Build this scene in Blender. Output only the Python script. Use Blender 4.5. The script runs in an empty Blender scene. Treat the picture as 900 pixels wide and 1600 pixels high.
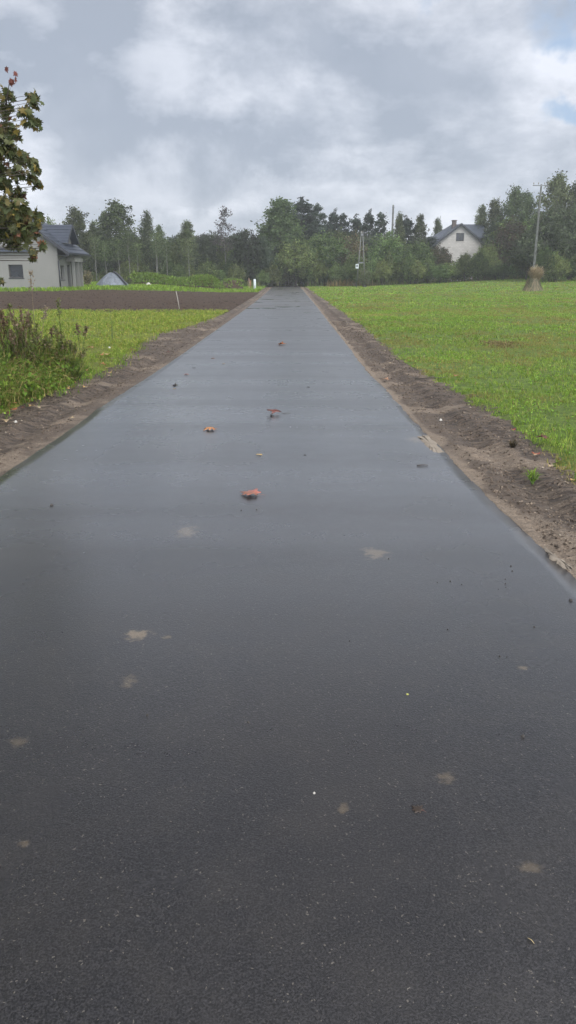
import bpy, bmesh, math, random
import numpy as np
from math import radians, sin, cos, pi
rng = np.random.default_rng(7)
random.seed(7)
scene = bpy.context.scene
C = scene.collection
# ------------------------------------------------------------------ camera model
PITCH = radians(17.1); F = 1200.0; CAMZ = 1.62
ct, st = cos(PITCH), sin(PITCH)
def pdir(px, py):
    u = (px-450)/F; v = -(py-800)/F
    return np.array([u, ct+v*st, -st+v*ct])
def P(px, py, Y):
    d = pdir(px, py); k = Y/d[1]
    return np.array([d[0]*k, Y, CAMZ+d[2]*k])
def sm(t):
    t = np.clip(t, 0, 1); return t*t*(3-2*t)
def gz(X, Y):
    X = np.asarray(X, float); Y = np.asarray(Y, float)
    z = -0.14*sm((Y-3)/15) + 0.14*sm((Y-60)/60)
    z = z + 0.62*sm((Y-38)/30)*sm((-X-5)/12)
    z = z + 1.3*sm((Y-60)/65)*sm((X-6)/38)
    return z
def G(px, py):                       # where the line of sight meets the terrain
    d = pdir(px, py); k = 1.0
    for i in range(60):
        Y = d[1]*k; X = d[0]*k
        k2 = (CAMZ-float(gz(X, Y)))/(-d[2]) if d[2] < 0 else 100
        k = k*.5+k2*.5
    return d[0]*k, d[1]*k
# ------------------------------------------------------------------ value noise
_perm = rng.random((257, 257))
def vn(x, y):
    x = np.asarray(x, float); y = np.asarray(y, float)
    xi = np.floor(x).astype(int); yi = np.floor(y).astype(int)
    fx = x-xi; fy = y-yi; fx = fx*fx*(3-2*fx); fy = fy*fy*(3-2*fy)
    a = _perm[xi & 255, yi & 255]; b = _perm[(xi+1) & 255, yi & 255]
    c = _perm[xi & 255, (yi+1) & 255]; d = _perm[(xi+1) & 255, (yi+1) & 255]
    return (a*(1-fx)+b*fx)*(1-fy)+(c*(1-fx)+d*fx)*fy
def fb(x, y, o=4):
    s = 0; a = .5; t = 0
    for i in range(o):
        s = s+a*vn(x*2**i+17*i, y*2**i+31*i); t += a; a *= .55
    return s/t
# ------------------------------------------------------------------ object helpers
def props(o, label=None, cat=None, group=None, kind=None):
    if label: o['label'] = label
    if cat: o['category'] = cat
    if group: o['group'] = group
    if kind: o['kind'] = kind
    return o
def empty(name, loc, label, cat, group=None, rz=0):
    o = bpy.data.objects.new(name, None); C.objects.link(o)
    o.location = [float(v) for v in loc]; o.rotation_euler = (0, 0, rz); o.empty_display_size = .2
    return props(o, label, cat, group)
def link(name, me, mat, parent=None):
    o = bpy.data.objects.new(name, me); C.objects.link(o)
    if mat is not None and len(me.materials) == 0: me.materials.append(mat)
    if parent is not None: o.parent = parent
    return o
def npmesh(name, V, Fc, tint=None, smooth=False):
    V = np.asarray(V, np.float32); Fc = np.asarray(Fc, np.int32)
    me = bpy.data.meshes.new(name); n, k = Fc.shape
    me.vertices.add(len(V)); me.vertices.foreach_set('co', V.ravel())
    me.loops.add(n*k); me.loops.foreach_set('vertex_index', Fc.ravel())
    me.polygons.add(n)
    me.polygons.foreach_set('loop_start', np.arange(0, n*k, k, dtype=np.int32))
    if smooth: me.polygons.foreach_set('use_smooth', np.ones(n, bool))
    me.update(calc_edges=True)
    if tint is not None:
        t = np.ones((len(V), 4), np.float32); t[:, :3] = tint
        a = me.color_attributes.new('tint', 'FLOAT_COLOR', 'POINT'); a.data.foreach_set('color', t.ravel())
    return me
class MB:
    def __init__(s): s.v = []; s.f = []
    def add(s, vs, fs):
        b = len(s.v); s.v += [tuple(float(c) for c in v) for v in vs]; s.f += [tuple(b+i for i in f) for f in fs]; return s
    def box(s, a, b):
        x0, y0, z0 = a; x1, y1, z1 = b
        return s.add([(x0,y0,z0),(x1,y0,z0),(x1,y1,z0),(x0,y1,z0),(x0,y0,z1),(x1,y0,z1),(x1,y1,z1),(x0,y1,z1)],
              [(0,3,2,1),(4,5,6,7),(0,1,5,4),(1,2,6,5),(2,3,7,6),(3,0,4,7)])
    def slab(s, quad, t):            # four points, thickened downwards by t
        q = [np.array(p, float) for p in quad]; q2 = [p-np.array([0,0,t]) for p in q]; n = len(q)
        return s.add(q+q2, [tuple(range(n)), tuple(range(2*n-1, n-1, -1))]+[(i, i+n, (i+1) % n+n, (i+1) % n) for i in range(n)])
    def prism(s, poly, d):           # polygon swept along vector d
        n = len(poly); d = np.array(d, float); q = [np.array(p, float) for p in poly]
        return s.add(q+[p+d for p in q], [tuple(range(n)), tuple(range(2*n-1, n-1, -1))]+[(i, i+n, (i+1) % n+n, (i+1) % n) for i in range(n)])
    def tube(s, pts, rs, n=6):
        pts = [np.array(p, float) for p in pts]; b = []
        for i, p in enumerate(pts):
            d = pts[min(i+1, len(pts)-1)]-pts[max(i-1, 0)]; d /= (np.linalg.norm(d)+1e-9)
            r = np.cross(d, [0, 0, 1] if abs(d[2]) < .9 else [1, 0, 0]); r /= np.linalg.norm(r); u = np.cross(r, d)
            b += [p+rs[i]*(cos(2*pi*k/n)*r+sin(2*pi*k/n)*u) for k in range(n)]
        fs = [(i*n+k, i*n+(k+1) % n, (i+1)*n+(k+1) % n, (i+1)*n+k) for i in range(len(pts)-1) for k in range(n)]
        fs += [tuple(range(n-1, -1, -1)), tuple((len(pts)-1)*n+k for k in range(n))]
        return s.add(b, fs)
    def mesh(s, name, smooth=False):
        me = bpy.data.meshes.new(name); me.from_pydata(s.v, [], s.f); me.update()
        bm = bmesh.new(); bm.from_mesh(me); bmesh.ops.recalc_face_normals(bm, faces=bm.faces); bm.to_mesh(me); bm.free()
        if smooth: me.polygons.foreach_set('use_smooth', [True]*len(me.polygons))
        return me
    def build(s, name, mat, parent=None, smooth=False): return link(name, s.mesh(name, smooth), mat, parent)
def wall_cells(mb, axis, p, t, a0, a1, z0, z1, openings):
    """wall in plane axis=p, thickness t, spanning a0..a1, z0..z1 with rectangular openings (a0,a1,z0,z1)"""
    A = sorted({a0, a1, *[o[0] for o in openings], *[o[1] for o in openings]})
    for i in range(len(A)-1):
        ops = sorted([(o[2], o[3]) for o in openings if o[0] < (A[i]+A[i+1])/2 < o[1]])
        z = z0
        for (b, tt) in ops+[(z1, None)]:
            if b > z:
                if axis == 'y': mb.box((A[i], p, z), (A[i+1], p+t, b))
                else: mb.box((p, A[i], z), (p+t, A[i+1], b))
            if tt: z = tt
# ------------------------------------------------------------------ materials
def mat(name):
    m = bpy.data.materials.new(name); m.use_nodes = True; nt = m.node_tree
    return m, nt, nt.nodes['Principled BSDF'], nt.nodes['Material Output']
def N(nt, t, **kw):
    n = nt.nodes.new(t)
    for k, v in kw.items():
        if k.startswith('i_'):
            key = k[2:]; n.inputs[int(key) if key.isdigit() else key.replace('_', ' ')].default_value = v
        else: setattr(n, k, v)
    return n
def mth(nt, op, a, b=None, c=None, clamp=False):
    n = nt.nodes.new('ShaderNodeMath'); n.operation = op; n.use_clamp = clamp
    for i, v in enumerate([a, b, c]):
        if v is None: continue
        if isinstance(v, (int, float)): n.inputs[i].default_value = v
        else: nt.links.new(v, n.inputs[i])
    return n.outputs[0]
def mixc(nt, fac, a, b):
    n = nt.nodes.new('ShaderNodeMix'); n.data_type = 'RGBA'
    for k, v in ((0, fac), (6, a), (7, b)):
        if isinstance(v, (int, float)): n.inputs[k].default_value = v
        elif isinstance(v, tuple): n.inputs[k].default_value = (*v, 1)[:4]
        else: nt.links.new(v, n.inputs[k])
    return n.outputs[2]
def noise(nt, vec, scale, detail=4, rough=.55, dist=0):
    n = N(nt, 'ShaderNodeTexNoise'); n.inputs['Scale'].default_value = scale; n.inputs['Detail'].default_value = detail
    n.inputs['Roughness'].default_value = rough; n.inputs['Distortion'].default_value = dist
    if vec is not None: nt.links.new(vec, n.inputs['Vector'])
    return n.outputs['Fac']
def ramp(nt, f, lo, hi, smooth=False):
    n = nt.nodes.new('ShaderNodeMapRange'); nt.links.new(f, n.inputs[0])
    n.inputs[1].default_value = lo; n.inputs[2].default_value = hi
    if smooth: n.interpolation_type = 'SMOOTHSTEP'
    return n.outputs[0]
def mapping(nt, vec, scale=(1,1,1), loc=(0,0,0)):
    n = nt.nodes.new('ShaderNodeMapping'); nt.links.new(vec, n.inputs[0]); n.inputs['Scale'].default_value = scale; n.inputs['Location'].default_value = loc
    return n.outputs[0]
def objco(nt): return N(nt, 'ShaderNodeTexCoord').outputs['Object']
def bump(nt, bs, h, strength, dist, prev=None):
    b = nt.nodes.new('ShaderNodeBump'); nt.links.new(h, b.inputs['Height'])
    b.inputs['Strength'].default_value = strength; b.inputs['Distance'].default_value = dist
    if prev: nt.links.new(prev, b.inputs['Normal'])
    nt.links.new(b.outputs[0], bs.inputs['Normal']); return b.outputs[0]
def simple(name, col, rough=.7, spec=.4, var=.25, scale=3, bmp=0, bscale=40):
    m, nt, bs, out = mat(name); co = objco(nt)
    f = noise(nt, co, scale, 6, .6)
    c = mixc(nt, ramp(nt, f, .3, .7), tuple(x*(1-var) for x in col), tuple(min(1, x*(1+var)) for x in col))
    nt.links.new(c, bs.inputs['Base Color']); bs.inputs['Roughness'].default_value = rough
    bs.inputs['Specular IOR Level'].default_value = spec
    if bmp: bump(nt, bs, noise(nt, co, bscale, 4), 1, bmp)
    return m
def leafmat(name, transl=.3, rough=.55, vary=.25, spec=.3):
    m, nt, bs, out = mat(name)
    a = N(nt, 'ShaderNodeAttribute', attribute_name='tint').outputs['Color']
    oi = N(nt, 'ShaderNodeObjectInfo')
    hsv = N(nt, 'ShaderNodeHueSaturation'); nt.links.new(a, hsv.inputs['Color'])
    v = ramp(nt, oi.outputs['Random'], 0, 1)
    nt.links.new(mth(nt, 'MULTIPLY_ADD', v, vary*2, 1-vary), hsv.inputs['Value'])
    r2 = mth(nt, 'FRACT', mth(nt, 'MULTIPLY', oi.outputs['Random'], 7.31))
    nt.links.new(mth(nt, 'MULTIPLY_ADD', r2, .05*(vary > 0), .5-.025*(vary > 0)), hsv.inputs['Hue'])
    nt.links.new(hsv.outputs[0], bs.inputs['Base Color']); bs.inputs['Roughness'].default_value = rough
    bs.inputs['Specular IOR Level'].default_value = spec
    tr = N(nt, 'ShaderNodeBsdfTranslucent'); nt.links.new(hsv.outputs[0], tr.inputs['Color'])
    mx = N(nt, 'ShaderNodeMixShader'); mx.inputs[0].default_value = transl
    nt.links.new(bs.outputs[0], mx.inputs[1]); nt.links.new(tr.outputs[0], mx.inputs[2]); nt.links.new(mx.outputs[0], out.inputs['Surface'])
    return m
M = {}
M['leaf'] = leafmat('foliage', .3, .65, .42, .2)
M['leafn'] = leafmat('foliage_near', .3, .5, 0)
M['grass'] = leafmat('grass_blades', .4, .6, 0, .15)
M['litter'] = leafmat('leaf_litter', .1, .35, 0, .5)
M['bark'] = simple('bark', (.075, .065, .055), .9, .2, .4, 6, .01, 30)
M['birchbark'] = simple('pale_bark', (.19, .185, .165), .8, .3, .5, 5)
M['plaster'] = simple('plaster', (.215, .212, .197), .85, .3, .07, .5, .002, 60)
M['plinth'] = simple('plinth', (.13, .13, .13), .8)
M['roof'] = simple('roof_sheet', (.05, .06, .08), .42, .5, .2, 1.5)
M['trim'] = simple('dark_trim', (.035, .038, .045), .5)
M['glass'] = simple('dark_glass', (.012, .014, .017), .12, .6, .3, .7)
M['frame'] = simple('window_frame', (.05, .045, .045), .5)
M['concrete'] = simple('concrete', (.30, .29, .27), .85, .3, .2, 2, .003, 50)
M['pale'] = simple('painted_white', (.55, .60, .60), .6, .4, .1)
M['darkconc'] = simple('weathered_concrete', (.15, .155, .145), .85, .3, .25, 3, .003, 50)
M['wood'] = simple('weathered_wood', (.23, .19, .15), .8, .3, .3, 8)
M['metal'] = simple('grey_metal', (.18, .19, .2), .5)
M['insul'] = simple('insulator', (.35, .33, .3), .25, .6)
M['stone'] = simple('stone', (.06, .055, .05), .8, .4, .4, 40)
M['palestone'] = simple('pale_stone', (.45, .43, .38), .7, .4, .2, 40)
M['straw'] = simple('straw', (.42, .34, .18), .85)
# brick block wall
m, nt, bs, out = mat('block_wall'); co = objco(nt)
sw = N(nt, 'ShaderNodeSeparateXYZ'); nt.links.new(co, sw.inputs[0]); cb = N(nt, 'ShaderNodeCombineXYZ')
nt.links.new(sw.outputs[0], cb.inputs[0]); nt.links.new(sw.outputs[2], cb.inputs[1])
br = N(nt, 'ShaderNodeTexBrick'); nt.links.new(cb.outputs[0], br.inputs['Vector'])
br.inputs['Scale'].default_value = 1; br.inputs['Brick Width'].default_value = .5; br.inputs['Row Height'].default_value = .25; br.inputs['Mortar Size'].default_value = .02
br.inputs['Color1'].default_value = (.48, .465, .43, 1); br.inputs['Color2'].default_value = (.40, .385, .355, 1); br.inputs['Mortar'].default_value = (.36, .34, .31, 1)
nt.links.new(br.outputs[0], bs.inputs['Base Color']); bs.inputs['Roughness'].default_value = .9; M['block'] = m
# tarpaulin
m, nt, bs, out = mat('tarpaulin'); co = objco(nt)
f = noise(nt, co, 2.2, 6, .6, .5)
nt.links.new(mixc(nt, ramp(nt, f, .3, .7), (.085, .10, .12), (.18, .205, .235)), bs.inputs['Base Color']); bs.inputs['Roughness'].default_value = .4
bump(nt, bs, noise(nt, mapping(nt, co, (2, 2, .5)), 2.5, 5, .6, 1.2), 1, .12); M['tarp'] = m
# soil of the verge: wet sandy earth
def soil(name, c1, c2, c3, rough, b1, streak=(1, 1, 1)):
    m, nt, bs, out = mat(name); co = objco(nt)
    big = noise(nt, co, .9, 5, .6, .3); fine = noise(nt, mapping(nt, co, streak), 9, 8, .7, .4); gr = noise(nt, co, 120, 3, .7)
    c = mixc(nt, ramp(nt, fine, .36, .62), c1, c2); c = mixc(nt, mth(nt, 'MULTIPLY', ramp(nt, big, .5, .7), .6), c, c3)
    c = mixc(nt, mth(nt, 'MULTIPLY', ramp(nt, gr, .5, .75), .45), c, tuple(min(1, x*1.9) for x in c2))
    nt.links.new(c, bs.inputs['Base Color'])
    nt.links.new(mth(nt, 'MULTIPLY_ADD', fine, .4, rough-.2), bs.inputs['Roughness'])
    n1 = bump(nt, bs, fine, .9, b1); bump(nt, bs, gr, .8, .004, n1)
    return m
def verge_mat():
    m, nt, bs, out = mat('verge_soil'); co = objco(nt); a = N(nt, 'ShaderNodeAttribute', attribute_name='tint').outputs['Color']; sp = N(nt, 'ShaderNodeSeparateColor'); nt.links.new(a, sp.inputs[0])
    rot = N(nt, 'ShaderNodeMapping'); nt.links.new(co, rot.inputs[0]); rot.inputs['Rotation'].default_value = (0, 0, .22); rot.inputs['Scale'].default_value = (1, 3.6, 1)
    st_ = noise(nt, rot.outputs[0], 5.5, 6, .62, .5); mid = noise(nt, co, 14, 6, .65, .3); gr = noise(nt, co, 75, 4, .7); big = noise(nt, co, 1.3, 4, .6)
    c = mixc(nt, ramp(nt, mid, .33, .66), (.085, .063, .046), (.180, .142, .107)); c = mixc(nt, mth(nt, 'MULTIPLY', ramp(nt, big, .45, .7), .5), c, (.115, .092, .07))
    c = mixc(nt, mth(nt, 'MULTIPLY', ramp(nt, st_, .52, .43, True), mth(nt, 'MULTIPLY', sp.outputs[1], .95)), c, (.040, .031, .025))
    c = mixc(nt, sp.outputs[0], c, (.29, .23, .17)); c = mixc(nt, mth(nt, 'MULTIPLY', ramp(nt, gr, .55, .42), .55), c, (.075, .056, .042)); c = mixc(nt, mth(nt, 'MULTIPLY', ramp(nt, gr, .60, .72), .5), c, (.30, .26, .21))
    nt.links.new(c, bs.inputs['Base Color']); nt.links.new(mth(nt, 'MULTIPLY_ADD', mid, .5, .35), bs.inputs['Roughness']); bs.inputs['Specular IOR Level'].default_value = .35
    n1 = bump(nt, bs, st_, 1, .05); n2 = bump(nt, bs, mid, 1, .03, n1); bump(nt, bs, gr, 1, .008, n2); return m
M['soil'] = verge_mat()
M['plough'] = soil('ploughed_soil', (.020, .011, .005), (.066, .038, .020), (.046, .027, .014), .85, .12, (.5, 1.6, 1))
M['sand'] = soil('sand', (.19, .16, .125), (.27, .23, .18), (.23, .20, .16), .85, .006)
M['ground'] = soil('earth', (.07, .075, .035), (.10, .12, .05), (.09, .075, .05), .9, .04)
def turf(name, ca, cb_, cc, cs):
    m, nt, bs, out = mat(name); co = objco(nt)
    f1 = noise(nt, co, .35, 5, .6); f2 = noise(nt, co, 6, 8, .75, .2); f3 = noise(nt, mapping(nt, co, (1, 1, 1), (9, 4, 0)), 1.7, 6, .65)
    c = mixc(nt, ramp(nt, f1, .35, .65), ca, cb_); c = mixc(nt, ramp(nt, f2, .42, .62), cc, c)
    c = mixc(nt, mth(nt, 'MULTIPLY', ramp(nt, f3, .56, .70), .55), c, cs)
    nt.links.new(c, bs.inputs['Base Color']); bs.inputs['Roughness'].default_value = .8; bs.inputs['Specular IOR Level'].default_value = .2
    bump(nt, bs, f2, 1, .06); return m
M['turf'] = turf('turf', (.125, .20, .034), (.155, .225, .045), (.075, .115, .025), (.14, .135, .06))
M['turf2'] = turf('turf_left', (.18, .21, .035), (.21, .23, .045), (.09, .115, .02), (.16, .15, .05))
# wet asphalt
m, nt, bs, out = mat('wet_asphalt'); co = objco(nt)
big = noise(nt, co, .55, 4, .5, .4); mid = noise(nt, co, 4, 6, .6); gr = noise(nt, co, 170, 3, .7); gr2 = noise(nt, co, 62, 4, .65, .3)
band = noise(nt, mapping(nt, co, (.12, 1, 1)), .9, 4, .55)
vo = N(nt, 'ShaderNodeTexVoronoi'); wco = N(nt, 'ShaderNodeTexNoise'); nt.links.new(co, wco.inputs['Vector']); wco.inputs['Scale'].default_value = 60
wco2 = N(nt, 'ShaderNodeVectorMath', operation='MULTIPLY_ADD'); nt.links.new(wco.outputs['Color'], wco2.inputs[0]); wco2.inputs[1].default_value = (.022, .022, 0); nt.links.new(co, wco2.inputs[2]); nt.links.new(wco2.outputs[0], vo.inputs['Vector']); vo.inputs['Scale'].default_value = 150; vo.inputs['Randomness'].default_value = 1
sc = N(nt, 'ShaderNodeSeparateColor'); nt.links.new(vo.outputs['Color'], sc.inputs[0])
chip = mth(nt, 'MULTIPLY', mth(nt, 'GREATER_THAN', sc.outputs[0], .955), mth(nt, 'LESS_THAN', vo.outputs['Distance'], .34))
vo2 = N(nt, 'ShaderNodeTexVoronoi'); nt.links.new(wco2.outputs[0], vo2.inputs['Vector']); vo2.inputs['Scale'].default_value = 48
sc2 = N(nt, 'ShaderNodeSeparateColor'); nt.links.new(vo2.outputs['Color'], sc2.inputs[0])
chip2 = mth(nt, 'MULTIPLY', mth(nt, 'GREATER_THAN', sc2.outputs[0], .985), mth(nt, 'LESS_THAN', vo2.outputs['Distance'], .14))
c = mixc(nt, ramp(nt, gr, .42, .60), (.003, .003, .0035), (.033, .0315, .034)); c = mixc(nt, mth(nt, 'MULTIPLY', ramp(nt, gr2, .5, .34), .6), c, (.012, .012, .013)); c = mixc(nt, mth(nt, 'MULTIPLY', ramp(nt, gr2, .56, .72), .45), c, (.055, .050, .047))
c = mixc(nt, mth(nt, 'MULTIPLY', ramp(nt, mid, .45, .8), .30), c, (.048, .042, .035))
c = mixc(nt, mth(nt, 'MULTIPLY', ramp(nt, big, .48, .75), .30), c, (.040, .034, .029))
c = mixc(nt, mth(nt, 'MULTIPLY', chip, .5), c, (.20, .18, .15)); c = mixc(nt, mth(nt, 'MULTIPLY', chip2, .45), c, (.20, .18, .15))
# tracked-in mud stains with a shape of their own
def stain(x, y, rx, ry, col, k, c):
    mp = mapping(nt, co, (1/rx, 1/ry, 0), (-x/rx, -y/ry, 0))
    ad = N(nt, 'ShaderNodeVectorMath', operation='LENGTH'); nt.links.new(mp, ad.inputs[0])
    d = mth(nt, 'ADD', ad.outputs['Value'], mth(nt, 'MULTIPLY_ADD', stn, 3.4, -1.7))
    return mixc(nt, mth(nt, 'MULTIPLY', ramp(nt, d, 1.2, .2, True), k*.8), c, col)
stn = noise(nt, co, 22, 5, .65)
MUD = (.25, .19, .115)
for (px, py, w, h, k) in [(217,1000,20,9,.75),(262,1004,7,4,.4),(203,1075,13,9,.35),(290,836,18,11,.45),(587,871,20,9,.5),(695,1226,20,9,.35),
        (534,1275,8,9,.35),(828,1368,18,9,.3),(30,1170,16,7,.25),(816,1052,8,4,.5),(40,1330,10,6,.3),(650,690,14,5,.5)]:
    x, y = G(px, py); x2, _ = G(px+w, py); _, y2 = G(px, py-h)
    c = stain(x, y, x2-x, abs(y2-y), MUD, k, c)
for (px, py, w, h) in [(234,1486,18,16),(314,1446,16,12),(52,1448,14,12)]:
    x, y = G(px, py); x2, _ = G(px+w, py); _, y2 = G(px, py-h)
    c = stain(x, y, x2-x, abs(y2-y), (.012, .012, .013), .6, c)
# muddy tracks across the far end
far = ramp(nt, mth(nt, 'MULTIPLY', noise(nt, mapping(nt, co, (.35, .8, 1)), .55, 3, .6), 1), .52, .60)
sy = N(nt, 'ShaderNodeSeparateXYZ'); nt.links.new(co, sy.inputs[0])
fm = mth(nt, 'MULTIPLY', far, ramp(nt, sy.outputs[1], 34, 60)); c = mixc(nt, mth(nt, 'MULTIPLY', fm, .75), c, (.10, .08, .065))
nt.links.new(c, bs.inputs['Base Color'])
ro = mth(nt, 'MULTIPLY_ADD', mid, .16, .20); ro = mth(nt, 'ADD', ro, mth(nt, 'MULTIPLY', ramp(nt, band, .4, .62), .07))
ro = mth(nt, 'ADD', ro, mth(nt, 'MULTIPLY', fm, .35)); nt.links.new(ro, bs.inputs['Roughness'])
bs.inputs['Specular IOR Level'].default_value = .5

bs.inputs['Coat Weight'].default_value = 1.0; pud = noise(nt, mapping(nt, co, (.55, .42, 1), (3, 1, 0)), 1.0, 3, .5); pud = mth(nt, 'MULTIPLY', ramp(nt, pud, .60, .66, True), ramp(nt, sy.outputs[1], 30, 42))
whl = noise(nt, mapping(nt, co, (1.5, .05, 1)), 1.0, 4, .55)
crr = mth(nt, 'ADD', mth(nt, 'MULTIPLY_ADD', ramp(nt, sy.outputs[1], 9, 26), .20, .23), mth(nt, 'MULTIPLY_ADD', whl, .16, -.08)); crr = mth(nt, 'ADD', crr, mth(nt, 'MULTIPLY', ramp(nt, band, .38, .62), .05))
crr = mth(nt, 'MAXIMUM', mth(nt, 'SUBTRACT', crr, mth(nt, 'MULTIPLY', pud, .40)), .02); nt.links.new(crr, bs.inputs['Coat Roughness']); bs.inputs['Coat IOR'].default_value = 1.75; bs.inputs['Coat Tint'].default_value = (1, 1, 1, 1)
vs = N(nt, 'ShaderNodeTexVoronoi', feature='SMOOTH_F1'); nt.links.new(wco2.outputs[0], vs.inputs['Vector']); vs.inputs['Scale'].default_value = 130; vs.inputs['Smoothness'].default_value = .3
hgt_ = mth(nt, 'SUBTRACT', mth(nt, 'MULTIPLY_ADD', gr2, .6, mth(nt, 'MULTIPLY', gr, 1.1)), mth(nt, 'MULTIPLY', vs.outputs['Distance'], .7))
cbp = N(nt, 'ShaderNodeBump'); nt.links.new(hgt_, cbp.inputs['Height']); cbp.inputs['Strength'].default_value = 1; cbp.inputs['Distance'].default_value = .0005
cb2 = N(nt, 'ShaderNodeBump'); nt.links.new(band, cb2.inputs['Height']); cb2.inputs['Strength'].default_value = .5; cb2.inputs['Distance'].default_value = .02; nt.links.new(cbp.outputs[0], cb2.inputs['Normal']); nt.links.new(cbp.outputs[0], bs.inputs['Coat Normal']); bump(nt, bs, hgt_, 1, .0008)
M['asphalt'] = m
# ------------------------------------------------------------------ ground
def grid(name, xs, ys, hfun, m, tint=None, kind='structure', jit=None, mask=None):
    X, Y = np.meshgrid(xs, ys)
    if jit: X, Y = jit(X, Y)
    Z = hfun(X, Y); V = np.stack([X, Y, Z], -1).reshape(-1, 3); nx, ny = len(xs), len(ys)
    i, j = np.meshgrid(np.arange(nx-1), np.arange(ny-1)); a = (j*nx+i).ravel()
    Fc = np.stack([a, a+1, a+nx+1, a+nx], 1)
    if mask is not None:
        cx = V[Fc].mean(1); Fc = Fc[mask(cx[:, 0], cx[:, 1])]
    o = link(name, npmesh(name, V, Fc, tint, True), m); o['kind'] = kind; return o
def lines(*segs):
    out = []
    for a, b, s in segs: out += list(np.arange(a, b, s))
    return np.array(out+[segs[-1][1]])
gx = lines((-420, -80, 20), (-80, -40, 4), (-40, 40, 1), (40, 80, 4), (80, 420, 20)); gy = lines((-60, 0, 10), (0, 130, 1), (130, 170, 4), (170, 500, 20))
grid('ground', gx, gy, lambda X, Y: gz(X, Y)-.06-.02*sm((np.abs(X+.4)-2)/.1)*0-.03*(np.abs(X+.4) < 3.2), M['ground'])
RC, RW = -.4, 2.0
def curve(pts):
    q = sorted((G(*p)[1], G(*p)[0]) for p in pts); return np.array([a[0] for a in q]), np.array([a[1] for a in q])
ER0 = curve([(475,455),(488,470.7),(498.7,484),(513,503),(540,536),(576,586.7),(593,601),(617,624),(657,667),(668,681),(700,715),(747,773),(805.6,823),(850,857),(880.6,893),(900,904)])
EL = curve([(0,748.6),(112,672),(147,645),(274,562),(357,503),(383,484),(400.7,470.7),(420,454)])
FR = curve([(513,475),(558.7,509),(604,552),(657,592),(700,616),(733,640),(772,662),(805.6,690),(842,726),(880.6,759.5)])
FL = curve([(351.6,491),(298,511),(249,523),(224,538),(200,557),(191,571),(133,595.6),(84,618),(33,640),(4,653)])
_y = ER0[0]; _p = np.polyfit(np.log(_y[_y < 60]), ER0[1][_y < 60], 2); ER = (_y, .3*ER0[1]+.7*np.where(_y < 60, np.polyval(_p, np.log(np.minimum(_y, 60))), ER0[1]))
def edge(Y, s):
    t = ER if s > 0 else EL
    return np.interp(Y, *t)+(.03 if s > 0 else .015)*(fb(Y*2.4+s*40, Y*0+3.3, 4)-.5)*2+.014*(vn(Y*9+s*9, Y*0+7)-.5)
ys = lines((-3, 40, .12), (40, 122.5, .5))
def road_h(X, Y): return gz(X, Y)+.03+.006*(fb(X*.15, Y*.7, 3)-.5)-.012*((X-RC)/2)**2
xs = np.linspace(-1, 1, 33)
X, Yg = np.meshgrid(xs, ys); X = np.where(X < 0, RC+(-X)*(edge(Yg, -1)-RC), RC+X*(edge(Yg, 1)-RC))
Z = road_h(X, Yg); V = np.stack([X, Yg, Z], -1); 
V = np.concatenate([np.stack([X[:, :1], Yg[:, :1], Z[:, :1]-.08], -1), V, np.stack([X[:, -1:], Yg[:, -1:], Z[:, -1:]-.08], -1)], 1)
nx, ny = V.shape[1], V.shape[0]; i, j = np.meshgrid(np.arange(nx-1), np.arange(ny-1)); a = (j*nx+i).ravel()
o = link('road', npmesh('road', V.reshape(-1, 3), np.stack([a, a+1, a+nx+1, a+nx], 1), None, True), M['asphalt']); o['kind'] = 'structure'
# verges: real relief, rutted by tyres, creeping over the asphalt edge
def verge_h(side):
    def f(X, Y):
        d = (X-edge(Y, side))*side                       # distance outside the road edge
        h = gz(X, Y)
        edgeh = (.021 if side > 0 else .012)*sm((d+.06)/.06)+.012*(fb(X*6, Y*2.2, 4)-.5)*2*sm((d+.06)/.06)
        rid = fb(X*1.6+Y*.6, Y*9-X*2.5, 3)-.5
        rut = -.035*np.exp(-((d-.42)/.13)**2)+.02*np.exp(-((d-.62)/.08)**2)+.012*np.exp(-((d-.2)/.08)**2)
        rough = .04*rid*sm((d-.08)/.15)+.022*(fb(X*3, Y*3, 4)-.5)*sm(d/.1)+.02*(fb(X*17, Y*17, 3)-.5)*sm(d/.1)
        return h+edgeh+rut+rough-.05*sm((-d)/.12)*1.0
    return f
def sandy(side):
    def f(X, Y):
        d = (X-edge(Y, side))*side; w = (.07 if side > 0 else -.03)+.30*(fb(X*2, Y*1.9, 4)-.5)
        a = sm((w+.05-d)/.08)*(1 if side > 0 else .5); n = fb(X*1.5+9, Y*1.5, 4); a = np.maximum(a, .75*sm((n-.56)/.12))
        return np.stack([a, sm((d-.15)/.25), a*0], -1).reshape(-1, 3)
    return f
def vgrid(name, xs, ys, side):
    X, Y = np.meshgrid(xs, ys); grid(name, xs, ys, verge_h(side), M['soil'], tint=sandy(side)(X, Y))
vgrid('right_verge', np.arange(1.40, 3.15, .022), lines((2, 16, .022), (16, 40, .06), (40, 122, .4)), 1)
vgrid('left_verge', np.arange(-4.4, -2.2, .03), lines((3, 18, .03), (18, 40, .08), (40, 122, .4)), -1)
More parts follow.
